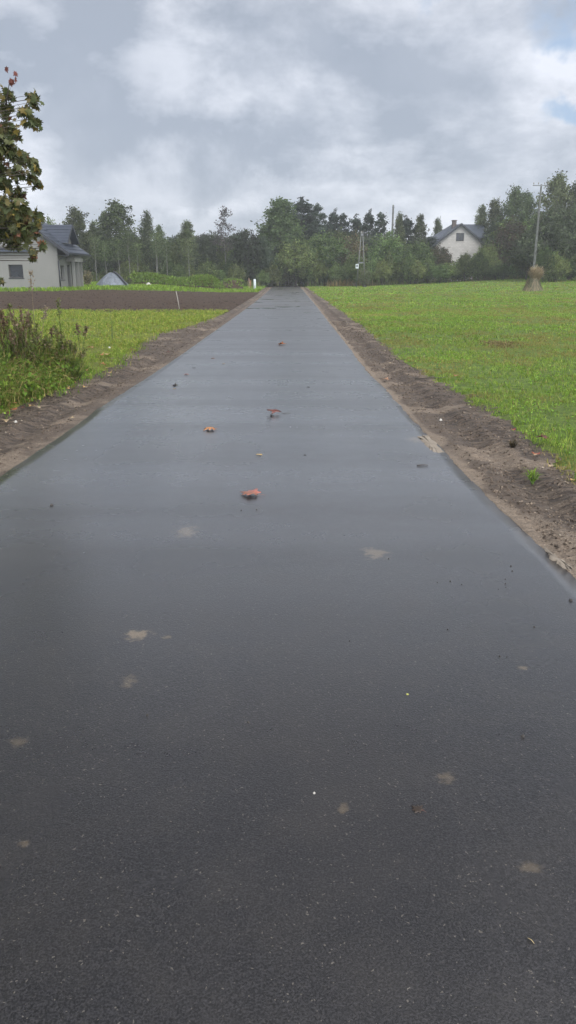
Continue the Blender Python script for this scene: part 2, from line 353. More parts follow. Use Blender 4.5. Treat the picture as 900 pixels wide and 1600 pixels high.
# fields
def fedge(Y): return np.interp(Y, *FR)+.10*(fb(Y*1.8, Y*0+9, 4)-.5)*2
def fld_h(X, Y): return gz(X, Y)+.035+.03*(fb(X*.8, Y*.8, 3)-.5)-.10*sm((fedge(Y)+.2-X)/.25)
def jr(X, Y):
    t = np.clip((X-2.28)/3, 0, 1); return X+(fedge(Y)-2.28)*(1-t), Y
grid('grass_field', lines((2.28, 8, .12), (8, 20, .5), (20, 60, 2)), lines((2, 30, .15), (30, 124, 1)), fld_h, M['turf'], jit=jr)
def ledge(Y): return np.interp(Y, *FL)-.1*(fb(Y*1.5, Y*0+19, 4)-.5)*2
def jl(X, Y):
    t = np.clip((-X-3.3)/4, 0, 1); return X+(ledge(Y)+3.3)*(1-t), Y
def plb(X): return 62+22*sm((X+20)/16)      # far boundary of the ploughed strip
grid('left_grass', -lines((3.3, 8, .12), (8, 30, .5))[::-1], lines((2, 30, .2), (30, 40.5, .5)), lambda X, Y: gz(X, Y)+.045+.03*(fb(X*.8, Y*.8, 3)-.5)-.10*sm((X-ledge(Y)+.2)/.25), M['turf2'], jit=jl)
def pl_h(X, Y):
    return gz(X, Y)+.03+.10*(fb(X*.8, Y*2.4, 4)-.5)+.03*np.sin(Y*5+fb(X*.3, Y*.3, 2)*6)
grid('ploughed_field', -lines((3.0, 12, .12), (12, 34, .3))[::-1], lines((38.5, 92, .14)), pl_h, M['plough'], mask=lambda x, y: (y < plb(x)+.8*(fb(x*.7, y*0, 2)-.5)) & (y > 39.3+1.5*(fb(x*.5, y*0+5, 3)-.5)+sm((x+8)/5)*-1.5))
grid('back_lawn', -lines((3.2, 40, .8))[::-1], lines((56, 125, 1)), lambda X, Y: gz(X, Y)+.025-.02*(Y < plb(X)), M['turf'], mask=lambda x, y: y > plb(x)-2)
# ------------------------------------------------------------------ grass (stuff)
def blades(P0, h, w, lean, az, tint, curve=.5):
    n = len(P0); dx = np.cos(az); dy = np.sin(az)
    wx = -dy*w/2; wy = dx*w/2; V = np.zeros((n, 5, 3))
    V[:, 0] = P0+np.stack([wx, wy, 0*wx], 1); V[:, 1] = P0-np.stack([wx, wy, 0*wx], 1)
    mid = P0+np.stack([dx*lean*h*.35, dy*lean*h*.35, h*.6], 1)
    V[:, 2] = mid+np.stack([wx, wy, 0*wx], 1)*.9; V[:, 3] = mid-np.stack([wx, wy, 0*wx], 1)*.9
    V[:, 4] = P0+np.stack([dx*lean*h, dy*lean*h, h*(1-.35*lean*curve)], 1)
    b = np.arange(n)*5; Fc = np.concatenate([np.stack([b, b+1, b+3], 1), np.stack([b, b+3, b+2], 1), np.stack([b+2, b+3, b+4], 1)])
    T = np.repeat(tint, 5, 0).reshape(n, 5, 3)*1.5; T[..., 2] *= .75; T[:, :2] *= .8
    return V.reshape(-1, 3), Fc, T.reshape(-1, 3)
def pads(P0, size, tint, tilt=.5):                     # broad little leaves: folded diamonds
    n = len(P0); az = rng.random(n)*2*pi; t = rng.normal(0, tilt, n)
    u = np.stack([np.cos(az)*np.cos(t), np.sin(az)*np.cos(t), np.sin(t)], 1); r2 = rng.normal(0, tilt, n)
    v = np.stack([-np.sin(az)*np.cos(r2), np.cos(az)*np.cos(r2), np.sin(r2)], 1)
    s = size[:, None]; V = np.stack([P0-u*s*.55, P0+v*s*.42, P0+u*s*.55, P0-v*s*.42], 1)
    b = np.arange(n)*4; return V.reshape(-1, 3), np.concatenate([np.stack([b, b+1, b+2], 1), np.stack([b, b+2, b+3], 1)]), np.repeat(tint*[1.45, 1.45, 1.1], 4, 0)
def join(parts):
    Vs, Fs, Ts, o = [], [], [], 0
    for V, Fc, T in parts: Vs.append(V); Fs.append(Fc+o); Ts.append(T); o += len(V)
    return np.concatenate(Vs), np.concatenate(Fs), np.concatenate(Ts)
def tints(n, cols, wts, var=.2):
    k = rng.choice(len(cols), n, p=np.array(wts)/sum(wts)); c = np.array(cols)[k]
    return np.clip(c*(1+rng.normal(0, var, (n, 1))), .01, .9)
def scatter(area, dens, cond, hf):
    (x0, x1), (y0, y1) = area; n = int((x1-x0)*(y1-y0)*dens); X = x0+rng.random(n)*(x1-x0); Y = y0+rng.random(n)*(y1-y0)
    k = cond(X, Y); X, Y = X[k], Y[k]; return np.stack([X, Y, hf(X, Y)], 1)
GC = [(.155,.235,.045), (.19,.265,.055), (.10,.17,.035), (.24,.27,.09), (.22,.18,.10)]
parts = []
hr = lambda X, Y: fld_h(X, Y)-.01
def cR(X, Y, k=1.0):
    e = fedge(Y)-.02+.25*(rng.random(len(X))**2)*0
    return (X > e+.09*rng.normal(0, 1, len(X))-.08*(vn(X*5, Y*2.5) > .65)) & (X < .46*Y+2.2) & (rng.random(len(X)) < np.clip((fb(X*1.1, Y*.9, 4)-.30)*4.2, .35, 1))
for (ya, yb, dens, hh, ww, ps) in [(4.5, 12, 420, .055, .006, .030), (12, 22, 230, .055, .009, .032), (22, 45, 85, .065, .016, .046), (45, 75, 20, .08, .035, .085), (75, 124, 7, .09, .07, .14)]:
    Pb = scatter(((2.1, .46*yb+2.2), (ya, yb)), dens, cR, hr); n = len(Pb)
    lush = fb(Pb[:, 0]*.35+5, Pb[:, 1]*.3, 4)
    T = tints(n, GC, [4, 4, 3, 2, 1.2]); br_ = sm((fb(Pb[:, 0]*.7+3, Pb[:, 1]*.5, 5)-.50)/.12)[:, None]*.75; T = T*(1-br_)+np.array([.22,.17,.085])*br_*rng.uniform(.7, 1.2, (n, 1)); T = T*(.72+.56*fb(Pb[:, 0]*.25, Pb[:, 1]*.25, 4))[:, None]
    nb = 3
    for q in range(nb):
        pp = Pb+np.stack([rng.normal(0, ww*2, n), rng.normal(0, ww*2, n), np.zeros(n)], 1)
        parts.append(blades(pp, hh*rng.uniform(.4, 1.5, n), ww*rng.uniform(.6, 1.3, n), rng.uniform(.2, 1.1, n), rng.random(n)*2*pi, T))
    k = rng.random(n) < np.clip((lush-.42)*4, .08, .8); pp = Pb[k].copy(); nn = len(pp); pp[:, 2] += hh*rng.uniform(.25, .9, nn)
    for q in range(2):
        p3 = pp+np.stack([rng.normal(0, ps*.7, nn), rng.normal(0, ps*.7, nn), np.zeros(nn)], 1)
        parts.append(pads(p3, ps*rng.uniform(.6, 1.3, nn), tints(nn, [(.14,.25,.05), (.165,.275,.06), (.11,.20,.035)], [3, 2, 2])))
V, Fc, T = join(parts)
o = link('grass', npmesh('grass', V, Fc, T), M['grass']); props(o, 'short bright green grass and clover covering the field right of the road', 'grass', kind='stuff')
# left patch
parts = []
hl = lambda X, Y: gz(X, Y)+.03
def cL(X, Y): return (X < ledge(Y)+.13*rng.normal(0, 1, len(X))+.10*(vn(X*5, Y*2.5) > .6)) & (X > -.46*Y-2) & (rng.random(len(X)) < np.clip((fb(X*1.3, Y*.8, 4)-.28)*4, .15, 1))
YC = [(.155,.215,.045), (.20,.225,.055), (.11,.18,.03), (.26,.24,.08)]
for (ya, yb, dens, hh, ww, ps) in [(5, 13, 330, .09, .007, .03), (13, 22, 240, .09, .010, .032), (22, 41, 110, .10, .016, .042)]:
    Pb = scatter(((-.46*yb-2, -3.0), (ya, yb)), dens, cL, hl); n = len(Pb); far_ = sm((Pb[:, 1]-12)/10)[:, None]
    T = tints(n, YC, [4, 4, 3, 2])*far_+tints(n, [(.10,.19,.03), (.15,.24,.04), (.24,.23,.09)], [4, 3, 1.5])*(1-far_)
    for q in range(2):
        pp = Pb+np.stack([rng.normal(0, ww*2, n), rng.normal(0, ww*2, n), np.zeros(n)], 1)
        parts.append(blades(pp, hh*rng.uniform(.4, 1.5, n), ww*rng.uniform(.6, 1.3, n), rng.uniform(.2, 1.1, n), rng.random(n)*2*pi, T))
    pp = Pb.copy(); pp[:, 2] += hh*rng.uniform(.3, 1.1, n)
    parts.append(pads(pp, ps*rng.uniform(.6, 1.3, n), T*rng.uniform(.9, 1.25, (n, 1))))
V, Fc, T = join(parts)
o = link('grass', npmesh('yellow_grass', V, Fc, T), M['grass']); props(o, 'yellow-green grass patch between the left verge and the ploughed strip', 'grass', kind='stuff')
# tall rough grass at the near left
parts = []
def cT(X, Y):
    r = ((X+5.6)/2.1)**2+((Y-11.4)/4.4)**2+.7*(fb(X*1.5, Y*1.1, 3)-.5)
    return (r < 1) & (X < ledge(Y)-.05)
Pb = scatter(((-8.0, -3.2), (6, 16)), 280, cT, hl); n = len(Pb)
hsc = (.5+1.25*sm((-Pb[:, 0]-3.4)/1.0))*(.6+.8*fb(Pb[:, 0]*1.5, Pb[:, 1]*1.2, 3))
for q in range(4):
    T = tints(n, [(.085,.13,.03), (.14,.19,.045), (.22,.21,.09), (.33,.27,.15)], [3, 4, 2, 2])
    pp = Pb+np.stack([rng.normal(0, .03, n), rng.normal(0, .03, n), np.zeros(n)], 1)
    parts.append(blades(pp, .36*hsc*rng.uniform(.5, 1.35, n), rng.uniform(.005, .011, n), rng.uniform(.4, 1.6, n), rng.random(n)*2*pi, T, .9))
k = rng.random(n) < .9; pp = Pb[k]; nn = len(pp)
for q in range(3):
    p3 = pp.copy(); p3[:, :2] += rng.normal(0, .05, (nn, 2)); p3[:, 2] += .38*hsc[k]*rng.uniform(.1, 1, nn)
    parts.append(pads(p3, rng.uniform(.03, .085, nn), tints(nn, [(.09,.16,.03), (.14,.20,.04), (.18,.15,.07)], [4, 3, 1]), .7))
k = rng.random(n) < .16; pp = Pb[k]; nn = len(pp)
parts.append(blades(pp, .6*hsc[k]*rng.uniform(.6, 1.2, nn), rng.uniform(.006, .010, nn), rng.uniform(.5, 1.5, nn), rng.random(nn)*2*pi, tints(nn, [(.36,.29,.16), (.27,.22,.12), (.22,.16,.11)], [2, 2, 1]), .9))
V, Fc, T = join(parts)
o = link('tall_grass', npmesh('tall_grass', V, Fc, T), M['grass']); props(o, 'rough tall grass mixed with dry stalks beside the near left verge', 'grass', kind='stuff')
# fringe of grass before the house and around the trees' feet
parts = []
Pb = scatter(((-34, -3.4), (58, 124)), 9, lambda X, Y: Y > plb(X)+1.2*(rng.random(len(X))-.5), hl); n = len(Pb)
for q in range(3):
    T = tints(n, [(.13,.21,.035), (.17,.24,.045), (.10,.17,.03)], [4, 3, 2])
    pp = Pb+np.stack([rng.normal(0, .15, n), rng.normal(0, .15, n), np.zeros(n)], 1)
    parts.append(blades(pp, .22*rng.uniform(.4, 1.5, n), .06*rng.uniform(.6, 1.3, n), rng.uniform(.2, 1, n), rng.random(n)*2*pi, T))
V, Fc, T = join(parts)
o = link('grass', npmesh('lawn_grass', V, Fc, T), M['grass']); props(o, 'strip of green grass between the ploughed earth and the house', 'grass', kind='stuff')
# brown reeds and dry weeds at the foot of the tree line
parts = []
def reed(area, dens, cols, wts, h): 
    Pb = scatter(area, dens, lambda X, Y: rng.random(len(X)) < np.clip((fb(X*.4, Y*.4, 3)-.25)*3, .1, 1), lambda X, Y: gz(X, Y)); n = len(Pb)
    for q in range(2):
        parts.append(blades(Pb+np.stack([rng.normal(0, .2, n), rng.normal(0, .2, n), np.zeros(n)], 1), h*rng.uniform(.3, 1.2, n), rng.uniform(.05, .11, n), rng.uniform(.1, .7, n), rng.random(n)*2*pi, tints(n, cols, wts)))
reed(((2.5, 60), (120.5, 124)), 7, [(.16,.13,.08), (.10,.12,.05), (.08,.12,.04)], [2, 3, 3], .9)
reed(((6, 13), (119, 123)), 12, [(.20,.15,.09), (.15,.12,.07)], [2, 1], 1.3)
reed(((-50, -4), (112, 118)), 7, [(.16,.13,.09), (.08,.12,.04), (.07,.10,.04)], [1.5, 3, 3], 1.1)
n = 42000; Xu = rng.uniform(-64, 76, n); Yu = rng.uniform(138, 144, n); hu = 3.2+2.2*fb(Xu*.3, Yu*.3, 3); pu = np.stack([Xu, Yu, gz(Xu, Yu)+hu*rng.random(n)], 1)
parts.append(pads(pu, rng.uniform(.35, .8, n), tints(n, [(.045,.06,.03), (.06,.08,.035), (.04,.045,.028)], [3, 2, 2]), .9))
n = 9000; Xu = rng.uniform(-6, 46, n); Yu = rng.uniform(123.5, 127, n); hu = .8+1.6*fb(Xu*.5, Yu*.3, 3); pu = np.stack([Xu, Yu, gz(Xu, Yu)+hu*rng.random(n)], 1)
parts.append(pads(pu, rng.uniform(.15, .35, n), tints(n, [(.06,.09,.03), (.09,.12,.04), (.10,.085,.05)], [3, 2, 1]), .9))
n = 7000; Xu = rng.uniform(-52, -4, n); Yu = rng.uniform(116, 121, n); hu = .8+1.8*fb(Xu*.5, Yu*.3, 3); pu = np.stack([Xu, Yu, gz(Xu, Yu)+hu*rng.random(n)], 1)
parts.append(pads(pu, rng.uniform(.15, .35, n), tints(n, [(.05,.07,.03), (.07,.095,.04), (.09,.075,.05)], [3, 2, 1]), .9))
V, Fc, T = join(parts)
o = link('undergrowth', npmesh('undergrowth', V, Fc, T), M['grass']); props(o, 'dark undergrowth and dry weeds closing the foot of the tree line', 'undergrowth', kind='stuff')
# ------------------------------------------------------------------ trees
def quads(P0, size, tint, flat=1.0):
    n = len(P0); a = rng.normal(size=(n, 3)); a[:, 2] *= flat; a /= np.linalg.norm(a, axis=1)[:, None]+1e-9
    b = rng.normal(size=(n, 3)); b -= (a*b).sum(1)[:, None]*a; b /= np.linalg.norm(b, axis=1)[:, None]+1e-9
    s = size[:, None]; V = np.stack([P0-a*s*.6, P0+b*s*.38, P0+a*s*.6, P0-b*s*.38], 1)
    q = np.arange(n)*4; return V.reshape(-1, 3), np.stack([q, q+1, q+2, q+3], 1), np.repeat(tint, 4, 0)
def gen_tree(H, R, c0, prof, nb, up, ncl, nl, cr, leaf, tr, cols, wts, flat=1.0, stems=1, inner=.3, lean=.03, top=0):
    mb = MB(); pts = []
    for s in range(stems):
        ax = rng.normal(0, lean*H) + (rng.normal(0, .25*R) if stems > 1 else 0); ay = rng.normal(0, lean*H)+(rng.normal(0, .25*R) if stems > 1 else 0)
        ph = rng.random()*6; hs = H*(.97 if s == 0 else rng.uniform(.7, .95))
        bx, by = (rng.normal(0, .12*R), rng.normal(0, .12*R)) if stems > 1 else (0, 0)
        path = [np.array([bx+ax*(k/9)+.015*H*sin(ph+k*.9), by+ay*(k/9)+.015*H*cos(ph*2+k*.8), hs*k/9-(.25 if k == 0 else 0)]) for k in range(10)]
        mb.tube(path, [tr*(1.15-.98*(k/9)**.8) for k in range(10)], 7)
        n_ = nb//stems
        for i in range(n_):
            tt = (i+.5+rng.uniform(-.4, .4))/n_; t = c0+(1-c0)*tt; z = t*.97
            kk = min(z*9, 8.999); k0 = int(kk); st_ = path[k0]*(1-(kk-k0))+path[k0+1]*(kk-k0)
            az = i*2.399+rng.normal(0, .4); L = R*prof(tt)*rng.uniform(.65, 1.15)
            d = np.array([cos(az), sin(az), up*rng.uniform(.6, 1.3)]); d = d/np.linalg.norm(d[:2])
            p1 = st_+d*L*.5; p2 = st_+d*L*1.0+np.array([0, 0, up*.22*L]); cap = H*(1.0-.40*(math.hypot(p2[0], p2[1])/R)**1.6)*rng.uniform(.86, 1.0); p2[2] = min(p2[2], cap); p1[2] = min(p1[2], max(cap, st_[2]))
            mb.tube([st_, p1, p2], [tr*.30*(1-t*.75), tr*.16*(1-t*.6), tr*.05], 4)
            for c in range(ncl):
                s_ = inner+(1-inner)*rng.random()**.7; q = st_*(1-s_)+p2*s_
                ctr = q+rng.normal(0, cr*.5, 3)*[1, 1, flat]
                pts.append((ctr, cr*rng.uniform(.6, 1.2)))
        if top:
            for c in range(top): pts.append((path[9]+np.array([rng.normal(0, cr*.3), rng.normal(0, cr*.3), -c*cr*.9]), cr*.7))
    ctrs = np.repeat(np.array([p[0] for p in pts]), nl, 0); rr = np.repeat(np.array([p[1] for p in pts]), nl)
    ctint = np.repeat(np.clip(1+rng.normal(0, .30, len(pts)), .35, 2), nl)[:, None]*[.86, .84, .98]
    off = rng.normal(size=(len(ctrs), 3))*.5; off[:, 2] *= flat
    LP = ctrs+off*rr[:, None]; LP[:, 2] = np.maximum(LP[:, 2], .05)
    T = tints(len(LP), cols, wts, .09)*ctint
    V, Fc, T = quads(LP, leaf*rng.uniform(.6, 1.35, len(LP)), T, 1)
    return mb, (V, Fc, T)
ell = lambda t: .25+.85*math.sqrt(max(0, 1-(1.75*t-.75)**2)) if t > 0 else .3
cone = lambda t: (1-t)**.75*1.0+.10
birchp = lambda t: max(.08, min(1, .5+2.0*t)*(1-t)**.62*1.3)
bushp = lambda t: .55+.5*sin(pi*min(1, t*.8+.15)) if t < .95 else .5
pinep = lambda t: (1-t)**.65*1.15+.05
colp = lambda t: .45+.6*sin(pi*(t*.85+.08))
KINDS = {}
BG = [(.11,.145,.058), (.145,.175,.07), (.08,.11,.045)]
def defkind(name, seeds, H, R, bark, **kw):
    KINDS[name] = []
    for s in range(seeds):
        mb, (V, Fc, T) = gen_tree(H, R, **kw)
        tm = mb.mesh(name+'_trunk', True); tm.materials.append(M[bark]); cm = npmesh(name+'_crown', V, Fc, T); cm.materials.append(M['leaf'])
        KINDS[name].append((tm, cm, H, R))
defkind('birch', 3, 13, 2.3, 'birchbark', c0=.16, prof=birchp, nb=72, up=1.3, ncl=5, nl=20, cr=.55, leaf=.24, tr=.075, cols=BG, wts=[3,2,2], top=3)
defkind('thinbirch', 2, 13, 2.0, 'birchbark', c0=.35, prof=birchp, nb=40, up=1.6, ncl=3, nl=12, cr=.5, leaf=0.225, tr=.07, cols=[(.16,.14,.12),(.13,.13,.09),(.19,.17,.14)], wts=[3,2,2], top=2)
defkind('poplar', 2, 14, 3.3, 'bark', c0=.15, prof=birchp, nb=80, up=1.5, ncl=5, nl=18, cr=.65, leaf=0.270, tr=.17, cols=[(.12,.16,.06),(.15,.19,.075),(.09,.12,.045)], wts=[3,2,2], top=3)
defkind('pine', 3, 14, 2.1, 'bark', c0=.30, prof=pinep, nb=54, up=.75, ncl=5, nl=22, cr=.42, leaf=0.225, tr=.15, cols=[(.055,.078,.052),(.072,.095,.06),(.042,.06,.042)], wts=[3,2,2], flat=.8, top=4, inner=.4)
defkind('cone', 1, 14, 3.4, 'bark', c0=.08, prof=cone, nb=110, up=.7, ncl=6, nl=20, cr=.6, leaf=0.255, tr=.17, cols=[(.08,.125,.042),(.10,.15,.05),(.06,.095,.033)], wts=[3,2,2], top=3)
defkind('broad', 3, 9, 3.3, 'bark', c0=.12, prof=ell, nb=72, up=.75, ncl=6, nl=20, cr=.62, leaf=0.255, tr=.16, cols=[(.115,.165,.045),(.155,.20,.055),(.08,.12,.035)], wts=[3,2,2], inner=.35)
defkind('autumn', 1, 8, 3.0, 'bark', c0=.12, prof=ell, nb=66, up=.75, ncl=6, nl=19, cr=.6, leaf=0.255, tr=.15, cols=[(.13,.115,.055),(.15,.11,.06),(.095,.11,.045)], wts=[3,2,2], inner=.35)
defkind('dark', 3, 11, 2.7, 'bark', c0=.08, prof=colp, nb=76, up=.8, ncl=6, nl=18, cr=.6, leaf=0.270, tr=.14, cols=[(.062,.085,.042),(.08,.105,.05),(.048,.065,.035)], wts=[3,2,2], inner=.3)
defkind('shrub', 3, 4, 2.1, 'bark', c0=.05, prof=bushp, nb=54, up=.9, ncl=6, nl=18, cr=.42, leaf=0.210, tr=.05, cols=[(.115,.165,.045),(.155,.20,.055),(.08,.12,.035)], wts=[3,2,2], stems=3, inner=.2)
defkind('willow', 1, 12, 5.6, 'bark', c0=.06, prof=ell, nb=170, up=.8, ncl=8, nl=22, cr=.75, leaf=0.285, tr=.3, cols=[(.14,.18,.08),(.17,.21,.10),(.10,.13,.055)], wts=[3,2,2], stems=2, inner=.35)
tcount = [0]
def tree(kind, px, top, Y, label, name='tree', cat='tree', group=None, wpx=None, var=None, rz=None, base=None):
    vs = KINDS[kind]; tm, cm, H, R = vs[(tcount[0] if var is None else var) % len(vs)]; tcount[0] += 1
    p = P(px, 430, Y); g = float(gz(p[0], Y)); h = P(px, top, Y)[2]-g; s = h/H/1.0
    e = empty(name, (p[0], Y, g), label, cat, group, random.random()*6.28 if rz is None else rz)
    sx = s if wpx is None else (wpx/1255*Y/2)/(R*1.08)
    e.scale = (sx, sx, s)
    link('trunk', tm, None, e); link('crown', cm, None, e); return e
# --- named trees, left to right
T1 = [
 ('broad', 86, 340, 96, 'rounded green tree showing just above the ridge of the left house', 'broadleaf_tree', 34),
 ('poplar', 125, 322, 112, 'tall ragged green tree right behind the dormer end of the left house', 'broadleaf_tree', 46),
 ('birch', 152, 346, 118, 'slim pale tree between the ragged tree by the house and the tall poplar', 'birch_tree', 26),
 ('poplar', 188, 311, 116, 'tallest broad green poplar on the left, above the tarpaulin heap', 'poplar_tree', 62),
 ('birch', 168, 330, 117, 'leaning birch at the left shoulder of the tallest poplar', 'birch_tree', 24),
 ('birch', 231, 329, 119, 'slender birch with a narrow top right of the tallest poplar', 'birch_tree', 24),
 ('birch', 252, 350, 120, 'low pointed birch between the slender birch and the round-topped birch', 'birch_tree', 24),
 ('birch', 293, 344, 118, 'birch with a small round top midway along the left wood', 'birch_tree', 30),
 ('dark', 318, 364, 119, 'dense low green tree right of the round-topped birch', 'broadleaf_tree', 36),
 ('thinbirch', 353, 320, 119, 'sparse greyish birch with thin foliage standing above the wood left of the road', 'birch_tree', 36),
 ('dark', 386, 353, 117, 'dark bushy tree left of the far end of the road', 'broadleaf_tree', 44),
 ('dark', 408, 364, 118, 'small dark tree tucked against the tall cone-shaped tree', 'broadleaf_tree', 34),
 ('cone', 441, 308, 126, 'tall dense green cone-shaped tree at the end of the road', 'broadleaf_tree', 84),
 ('broad', 462, 372, 122, 'light green bushy tree at the end of the road below the cone-shaped tree', 'broadleaf_tree', 62),
 ('pine', 470, 304, 134, 'tallest dark pine just right of the cone-shaped tree', 'pine_tree', 54),
 ('pine', 498, 315, 133, 'dark pine second from the cone-shaped tree', 'pine_tree', 34),
 ('broad', 507, 360, 124, 'large pale green bushy tree right of the road end below the pines', 'broadleaf_tree', 70),
 ('pine', 518, 324, 134, 'pine with a brownish thin crown between taller pines', 'pine_tree', 28),
 ('pine', 534, 331, 135, 'shorter dark pine left of the A-shaped pole', 'pine_tree', 28),
 ('pine', 554, 332, 134, 'dark pine directly above the A-shaped pole', 'pine_tree', 27),
 ('pine', 572, 325, 135, 'pointed dark pine just right of the A-shaped pole top', 'pine_tree', 27),
 ('pine', 592, 329, 134, 'dark pine just left of the tall bare post', 'pine_tree', 28),
 ('birch', 621, 331, 134, 'thin pale birch just right of the tall bare post', 'birch_tree', 20),
 ('pine', 634, 334, 136, 'wide dark pine halfway between the bare post and the block house', 'pine_tree', 32),
 ('birch', 655, 333, 134, 'birch with a yellowish top left of the block house', 'birch_tree', 24),
 ('birch', 681, 339, 150, 'small lone tree rising behind the left roof slope of the block house', 'birch_tree', 17),
 ('autumn', 548, 362, 126, 'brown-tinged bushy tree behind the A-shaped pole', 'broadleaf_tree', 56),
 ('broad', 602, 362, 124, 'rounded green tree right of the A-shaped pole, below the bare post', 'broadleaf_tree', 62),
 ('broad', 650, 373, 124, 'yellow-green bushy tree left of the block house', 'broadleaf_tree', 52),
 ('autumn', 686, 381, 125, 'reddish brown bush partly hiding the lower left wall of the block house', 'broadleaf_tree', 36),
 ('shrub', 722, 402, 122, 'low green bush in front of the block house wall', 'shrub', 46),
 ('broad', 757, 378, 122, 'rounded green bush at the right corner of the block house', 'broadleaf_tree', 40),
 ('autumn', 797, 340, 126, 'brownish green tree between the block house and the right concrete pole', 'broadleaf_tree', 56),
 ('birch', 748, 318, 140, 'leaning birch right above the block house roof', 'birch_tree', 26),
 ('birch', 768, 309, 138, 'birch with a feathery top second right of the block house roof', 'birch_tree', 30),
 ('poplar', 796, 289, 136, 'tall poplar right of the block house, left of the right pole', 'poplar_tree', 48),
 ('poplar', 817, 297, 138, 'poplar with a pointed top close to the left of the right pole', 'poplar_tree', 34),
 ('poplar', 858, 268, 132, 'highest tree on the right, behind the top of the right pole', 'poplar_tree', 60),
 ('poplar', 893, 268, 131, 'tall tree cut off by the right edge above the willow', 'poplar_tree', 56),
 ('willow', 882, 312, 112, 'broad grey-green willow right of the right concrete pole', 'willow_tree', 120),
 ('broad', 822, 372, 116, 'mid green tree hugging the left side of the right concrete pole', 'broadleaf_tree', 54),
]
for (k, px, top, Y, lab, nm, w) in T1: tree(k, px, top, Y, lab, nm, nm.replace('_', ' ').replace('broadleaf tree', 'tree'), wpx=w*(1.45 if k == 'pine' else 1.3 if k in ('birch', 'poplar', 'cone') else 1.1))
# --- trees that make up the closed mass of the wood
def fill(kinds, xs, tops, Y, w, label, group, name='broadleaf_tree', cat='tree'):
    for px in xs:
        t = np.interp(px, tops[0], tops[1])+random.uniform(-13, 12)
        tree(random.choice(kinds), px+random.uniform(-5, 5), t, Y+random.uniform(-2.5, 2.5), label, name, cat, group, wpx=w*random.uniform(.75, 1.45))
fill(['dark', 'birch', 'dark', 'broad'], range(60, 425, 17), ([60, 400], [368, 378]), 122, 34, 'dull green tree in the front rank of the wood left of the road', 'front rank of the left wood')
fill(['dark', 'dark', 'dark'], range(52, 430, 19), ([60, 250, 430], [362, 368, 372]), 130, 42, 'dark tree deep in the wood left of the road', 'back rank of the left wood')
fill(['dark'], range(52, 435, 22), ([60, 250, 430], [376, 376, 376]), 137, 46, 'dim tree closing the back of the left wood', 'rearmost rank of the left wood')
fill(['dark', 'broad'], range(432, 672, 20), ([430, 560, 700], [348, 366, 384]), 130, 50, 'dark green tree filling the gap under the row of pines', 'trees under the pines', )
fill(['dark', 'pine', 'dark'], range(432, 672, 18), ([430, 500, 560, 680], [330, 345, 358, 378]), 138, 52, 'dim tree closing the back of the wood right of the road', 'rearmost rank of the right wood')
fill(['dark', 'broad'], range(770, 930, 20), ([770, 900], [345, 322]), 130, 52, 'dark green tree in the mass behind the right willow', 'trees behind the willow')
fill(['dark'], range(765, 930, 24), ([765, 900], [375, 345]), 138, 52, 'dim tree closing the back of the right-hand wood', 'rearmost rank by the willow')
fill(['shrub', 'shrub', 'broad'], range(505, 860, 15), ([505, 600, 700, 860], [405, 402, 405, 398]), 121, 30, 'green bush in the hedge along the far edge of the right field', 'bushes along the far edge of the right field', 'shrub', 'shrub')
fill(['shrub'], range(845, 925, 15), ([800, 900], [395, 390]), 105, 34, 'green bush in the skirt of the willow by the right pole', 'bushes under the willow', 'shrub', 'shrub')
fill(['shrub'], list(range(428, 500, 14)), ([428, 500], [400, 398]), 122.8, 28, 'green bush closing the view at the end of the road', 'bushes at the road end', 'shrub', 'shrub')
fill(['shrub'], range(150, 425, 16), ([150, 425], [416, 414]), 116, 26, 'low bush at the foot of the wood left of the road', 'bushes at the foot of the left wood', 'shrub', 'shrub')
# bare pale stems of young birches in the front of the wood
for i, (px, a, b) in enumerate([(151,395,438),(166,402,437),(187,400,440),(203,388,436),(216,405,438),(245,392,438),(247,388,440),(296,398,437),(262,400,438)]):
    Y = 111+random.uniform(-1, 2); p = P(px, 430, Y); g = float(gz(p[0], Y)); top = P(px, a-25, Y)[2]-g
    e = empty('birch_sapling', (p[0], Y, g), 'thin young birch with a bare pale stem at the front of the left wood', 'birch tree', 'young birches before the left wood', random.random()*6)
    if i == 0:
        mb = MB(); mb.tube([(0,0,-.2),(.05,0,2.2),(-.04,.06,4.4),(0.1,0,6.6)], [.055,.045,.03,.01], 6); SB = mb.mesh('sapling_stem', True); SB.materials.append(M['birchbark'])
        q = np.stack([rng.normal(0, .45, 700), rng.normal(0, .45, 700), rng.uniform(3.6, 6.9, 700)], 1)
        V, Fc, T = quads(q, rng.uniform(.08, .2, 700), tints(700, BG, [3, 2, 2])); SC = npmesh('sapling_crown', V, Fc, T); SC.materials.append(M['leaf'])
    e.scale = (1, 1, top/6.8); link('trunk', SB, None, e); link('crown', SC, None, e)
